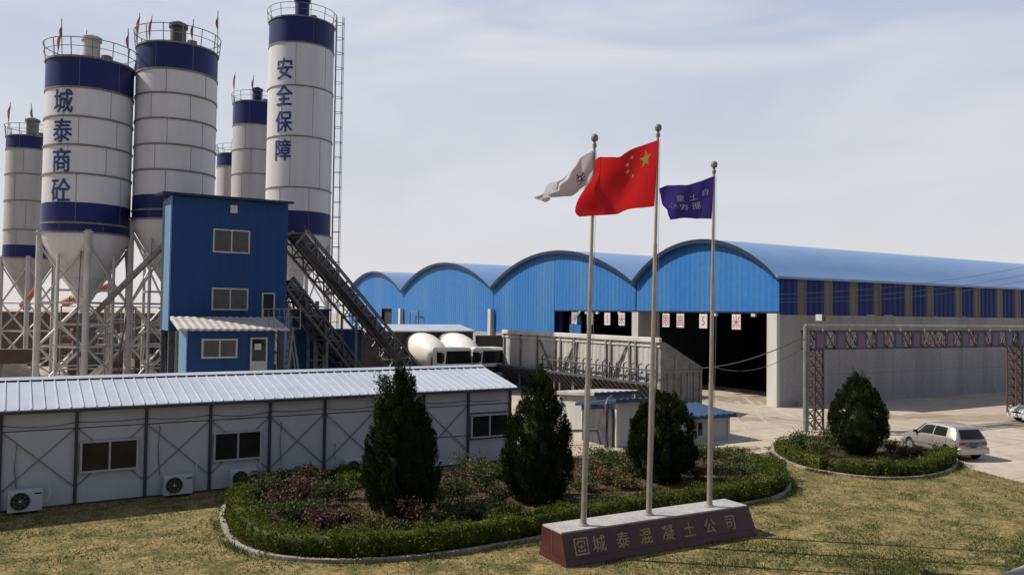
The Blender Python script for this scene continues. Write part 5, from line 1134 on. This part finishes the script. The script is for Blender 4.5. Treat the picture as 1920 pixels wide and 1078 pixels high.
    MB().bbox(-1.90,-1.66,-.76,.76,.30,.56,.05).build('rear_bumper', paint, b); MB().bbox(1.70,1.93,-.70,.70,.28,.50,.05).build('front_bumper', paint, b)
    MB().box(-1.815,-1.79,-.23,.23,.63,.77).build('number_plate', 'plate_blue', b); MB().box(-1.805,-1.785,-.42,.42,.60,.80).build('plate_panel', 'steel_mid', b)
    mb = MB()
    for x in (-.32,.60,-1.12):
        for sg in (1,-1): mb.path([(x, sg*(S(x,q)[0]+.004), S(x,q)[1]) for q in (.15,.25,.35,.45,.5)], .006, 4)
    build_each(mb, 'door_gap', 'black', b)
    for c in wc:
        for sg in (1,-1):
            w_ = MB().tube((c,sg*.60,.285),(c,sg*.775,.285),.285,n=24).build('wheel', 'black', t, True)
            mb = MB().tube((c,sg*.772,.285),(c,sg*.785,.285),.175,n=20); mb.tube((c,sg*.785,.285),(c,sg*.795,.285),.05,n=10)
            for k in range(8): a = k*math.pi/4; mb.bar((c,sg*.788,.285),(c+.165*math.cos(a),sg*.788,.285+.165*math.sin(a)),.03)
            mb.build('rim', 'alloy', w_)
    return t
ca_ = math.atan2(.95,-.24); car('silver five door hatchback parked beside the small flower bed', 19.05,35.4, ca_, 'car_silver').scale = (.94,1,1)
q = G(1906,792); car('white car at the right edge of the yard, only its nose showing', q.x+2.05, q.y+.6, math.radians(188), 'car_white')

# ------------------------------------------------------------ cables
def cable(label, a, b, sag, r=.018, m='cable'):
    a = Vector(a); b = Vector(b); pts = []
    for i in range(25): f = i/24; p = a.lerp(b,f); p.z -= sag*4*f*(1-f); pts.append(p-a)
    o = MB().path(pts, r, 6).build('overhead_cable', m); o.location = a; return tag(o, label, 'cable', 'cables strung across the yard')
Q0 = lambda px,py,Y: D(px,py,Y)
cable('thick slack cable from the aggregate bin to the gantry pole', Q0(1312,690,49.5), Q0(1504,632,41.7), .35, .03)
cable('thin slack cable below the thick one across the shed opening', Q0(1330,684,49.5), Q0(1500,655,41.9), .7, .015)
cable('highest thin wire across the shed roof', Q0(1460,552,49), Q0(1990,485,62), .5, .015, 'cable_pale')
cable('middle thin wire across the navy cladding', Q0(1462,560,49), Q0(1990,500,61), .55, .015, 'cable_pale')
cable('lowest thin wire across the navy cladding', Q0(1462,566,49), Q0(1990,511,60), .6, .015, 'cable_pale')

# ------------------------------------------------------------ machinery and heaps below the silos
def screw(label, a, b, r=.16, m='steel_mid'):
    a = Vector(a); b = Vector(b); t = thing('screw_conveyor', label, 'conveyor', a, 0, 'tubular screw conveyors below the silos'); d = b-a
    MB().tube((0,0,0), d, r, n=12).build('tube', m, t, True); u = d.normalized(); MB().tube(-u*.6, u*.05, r*1.35, n=12).build('motor', 'orange', t, True); MB().tube(d*.98, d*.98-Vector((0,0,.7)), r, n=12).build('spout', m, t)
screw('grey screw conveyor rising from the nearest lettered silo to the tower', (-24.2,44.6,4.6), (-17.6,42.3,10.2)); screw('grey screw conveyor from the plain silo to the tower', (-20.2,47.3,6.2), (-16.6,43.1,10.8))
screw('orange screw conveyor leaving the silo at the left edge', (-42.4,69.6,6.2), (-39.5,66.5,7.5), .2, 'orange'); screw('short orange screw conveyor behind the nearest lettered silo', (-27.5,50,6.4), (-24.5,49,7.4), .2, 'orange')
def heap(label, x, y, r, h, m='aggregate', seed=1):
    rr = random.Random(seed); P = []
    for i in range(9):
        f = i/8; row = []
        for k in range(25): a = 2*math.pi*k/24; q = r*f*(1+.12*math.sin(a*3+seed)+.05*math.sin(a*7)); row.append((math.cos(a)*q, math.sin(a)*q*.8, h*(1-f)**.9*(1+.05*math.sin(a*5+i))+.0))
        P.append(row)
    o = MB().grid(P).build('aggregate_heap', m, None, True); o.location = (x,y,0); return tag(o, label, 'heap', 'heaps of aggregate behind the silos')
heap('brown aggregate heap at the left edge behind the prefab roof', -42,62,5.5,3.6,seed=2); heap('aggregate heap between the legs of the nearest silo', -27,58,5.0,3.2,seed=5); heap('low dark heap behind the plain silo', -22,62,5.0,3.0,'brick',seed=7)
bw = MB().box(-38,0,0,.4,0,5.2).box(-38,0,-.05,.45,5.2,5.4).build('yard_wall', 'concrete'); bw.location = (-22,84,0); bw.rotation_euler = (0,0,.12); bw.data.materials[0] = M['brick']; tag(bw, 'grey yard wall far behind the silo legs', 'wall')
fr = thing('pipe_scaffold', 'pipe scaffold with pumps among the silo legs', 'scaffold', (-25.5,50.5,0), TH)
mb = MB()
for x in (0,1.6,3.2,4.8):
    for y in (0,1.4): mb.tube((x,y,0),(x,y,6.0),.05,n=6)
for z in (2,3.6,5.0,6.0):
    for y in (0,1.4): mb.tube((0,y,z),(4.8,y,z),.04,n=6)
    for x in (0,1.6,3.2,4.8): mb.tube((x,0,z),(x,1.4,z),.04,n=6)
mb.build('frame', 'steel_mid', fr); MB().lathe([(.02,2.9),(.5,3.0),(.55,3.6),(.5,4.3),(.02,4.5)],16,(2.4,.7)).lathe([(.02,2.1),(.4,2.1),(.4,3.2),(.02,3.3)],14,(4.0,.7)).build('tank', 'steel_dark', fr); build_each(MB().tube((.9,.7,3.7),(.9,.7,4.2),.2,n=10).tube((1.5,-.1,2.2),(1.5,-.1,2.7),.14,n=10), 'white_drum', 'white', fr)
for i, (x, y, rz, lb) in enumerate(((-30.5,60,TH+.2,'pipe scaffold behind the nearest lettered silo, left of its front leg'), (-22.5,56,TH-.1,'pipe scaffold below the plain silo'), (-36,64,TH,'pipe scaffold standing by the silo at the left edge'))):
    c = copy_tree(fr); c.location = (x,y,0); c.rotation_euler = (0,0,rz); c['label'] = lb
for i, (x, y, w_, h_, lb) in enumerate(((-27.0,53.5,2.4,3.1,'dark pump cabinet among the legs of the nearest lettered silo'), (-23.2,52.0,2.0,3.6,'dark pump cabinet between the nearest silo and the mixing tower'), (-31.5,57.0,3.0,2.6,'dark pump cabinet left of the nearest lettered silo'))):
    t = thing('pump_cabinet', lb, 'cabinet', (x,y,0), TH, 'pump cabinets among the silo legs'); MB().bbox(0,w_,0,1.4,.15,h_,.06).build('casing', 'steel_dark', t); MB().box(.1,w_-.1,-.03,.0,.4,h_-.9).build('door', 'rust', t)
    MB().tube((.4,.7,h_),(.4,.7,h_+.9),.16,n=10).tube((.4,.7,h_+.8),(w_,.3,h_+1.6),.12,n=8).build('duct', 'steel_mid', t)
ld = thing('spare_hopper', 'weathered pinkish steel hopper lying at the left edge of the yard', 'hopper', (-29.6,48.0,0), .2)
MB().prism([(-1.6,3.4),(1.6,3.4),(1.3,2.9),(.7,2.55),(-.7,2.55),(-1.3,2.9)],'y',-.5,.6).build('bowl', 'rust', ld); mb = MB()
for x in (-1.2,1.2):
    for y in (-.4,.5): mb.bar((x,y,0),(x*.8,y,2.8),.12)
mb.build('stand', 'steel_mid', ld)
bp = thing('blue_panel_house', 'dark blue sheet clad housing under the inclined conveyors', 'housing', (*(D(548,640,47).xy),0), TH)
bq = D(548,582,47); mb = ribbed(0,2.2,0,0,bq.z); mb.box(0,2.2,.05,2,0,bq.z); mb.build('wall', 'tower', bp); MB().box(-.1,2.3,-.12,2.1,bq.z,bq.z+.12).build('roof', 'tower_trim', bp)
bp2 = thing('blue_pump_house', 'bright blue sheet clad box below the lower conveyor', 'housing', (*(D(612,660,48.5).xy),0), TH)
bq = D(612,619,48.5); mb = ribbed(0,2.2,0,0,bq.z); mb.box(0,2.2,.05,1.5,0,bq.z); mb.build('wall', 'tower', bp2); MB().box(-.06,2.26,-.06,1.56,bq.z,bq.z+.06).build('cap', 'tower_trim', bp2)
gb = thing('steel_frame_leg', 'grey braced steel support between the two blue housings', 'support', (*(D(590,650,47.5).xy),0), TH); mb = MB()
for x in (-.4,.1,.55): mb.bar((x,0,0),(x,0,6.5 if x < .5 else 5.6),.18)
for z in (1.5,3.0,4.5): mb.bar((-.4,0,z),(.55,0,z),.1)
mb.bar((-.4,0,1.5),(.55,0,3),.07).bar((.55,0,3),(-.4,0,4.5),.07); mb.build('frame', 'steel_mid', gb)
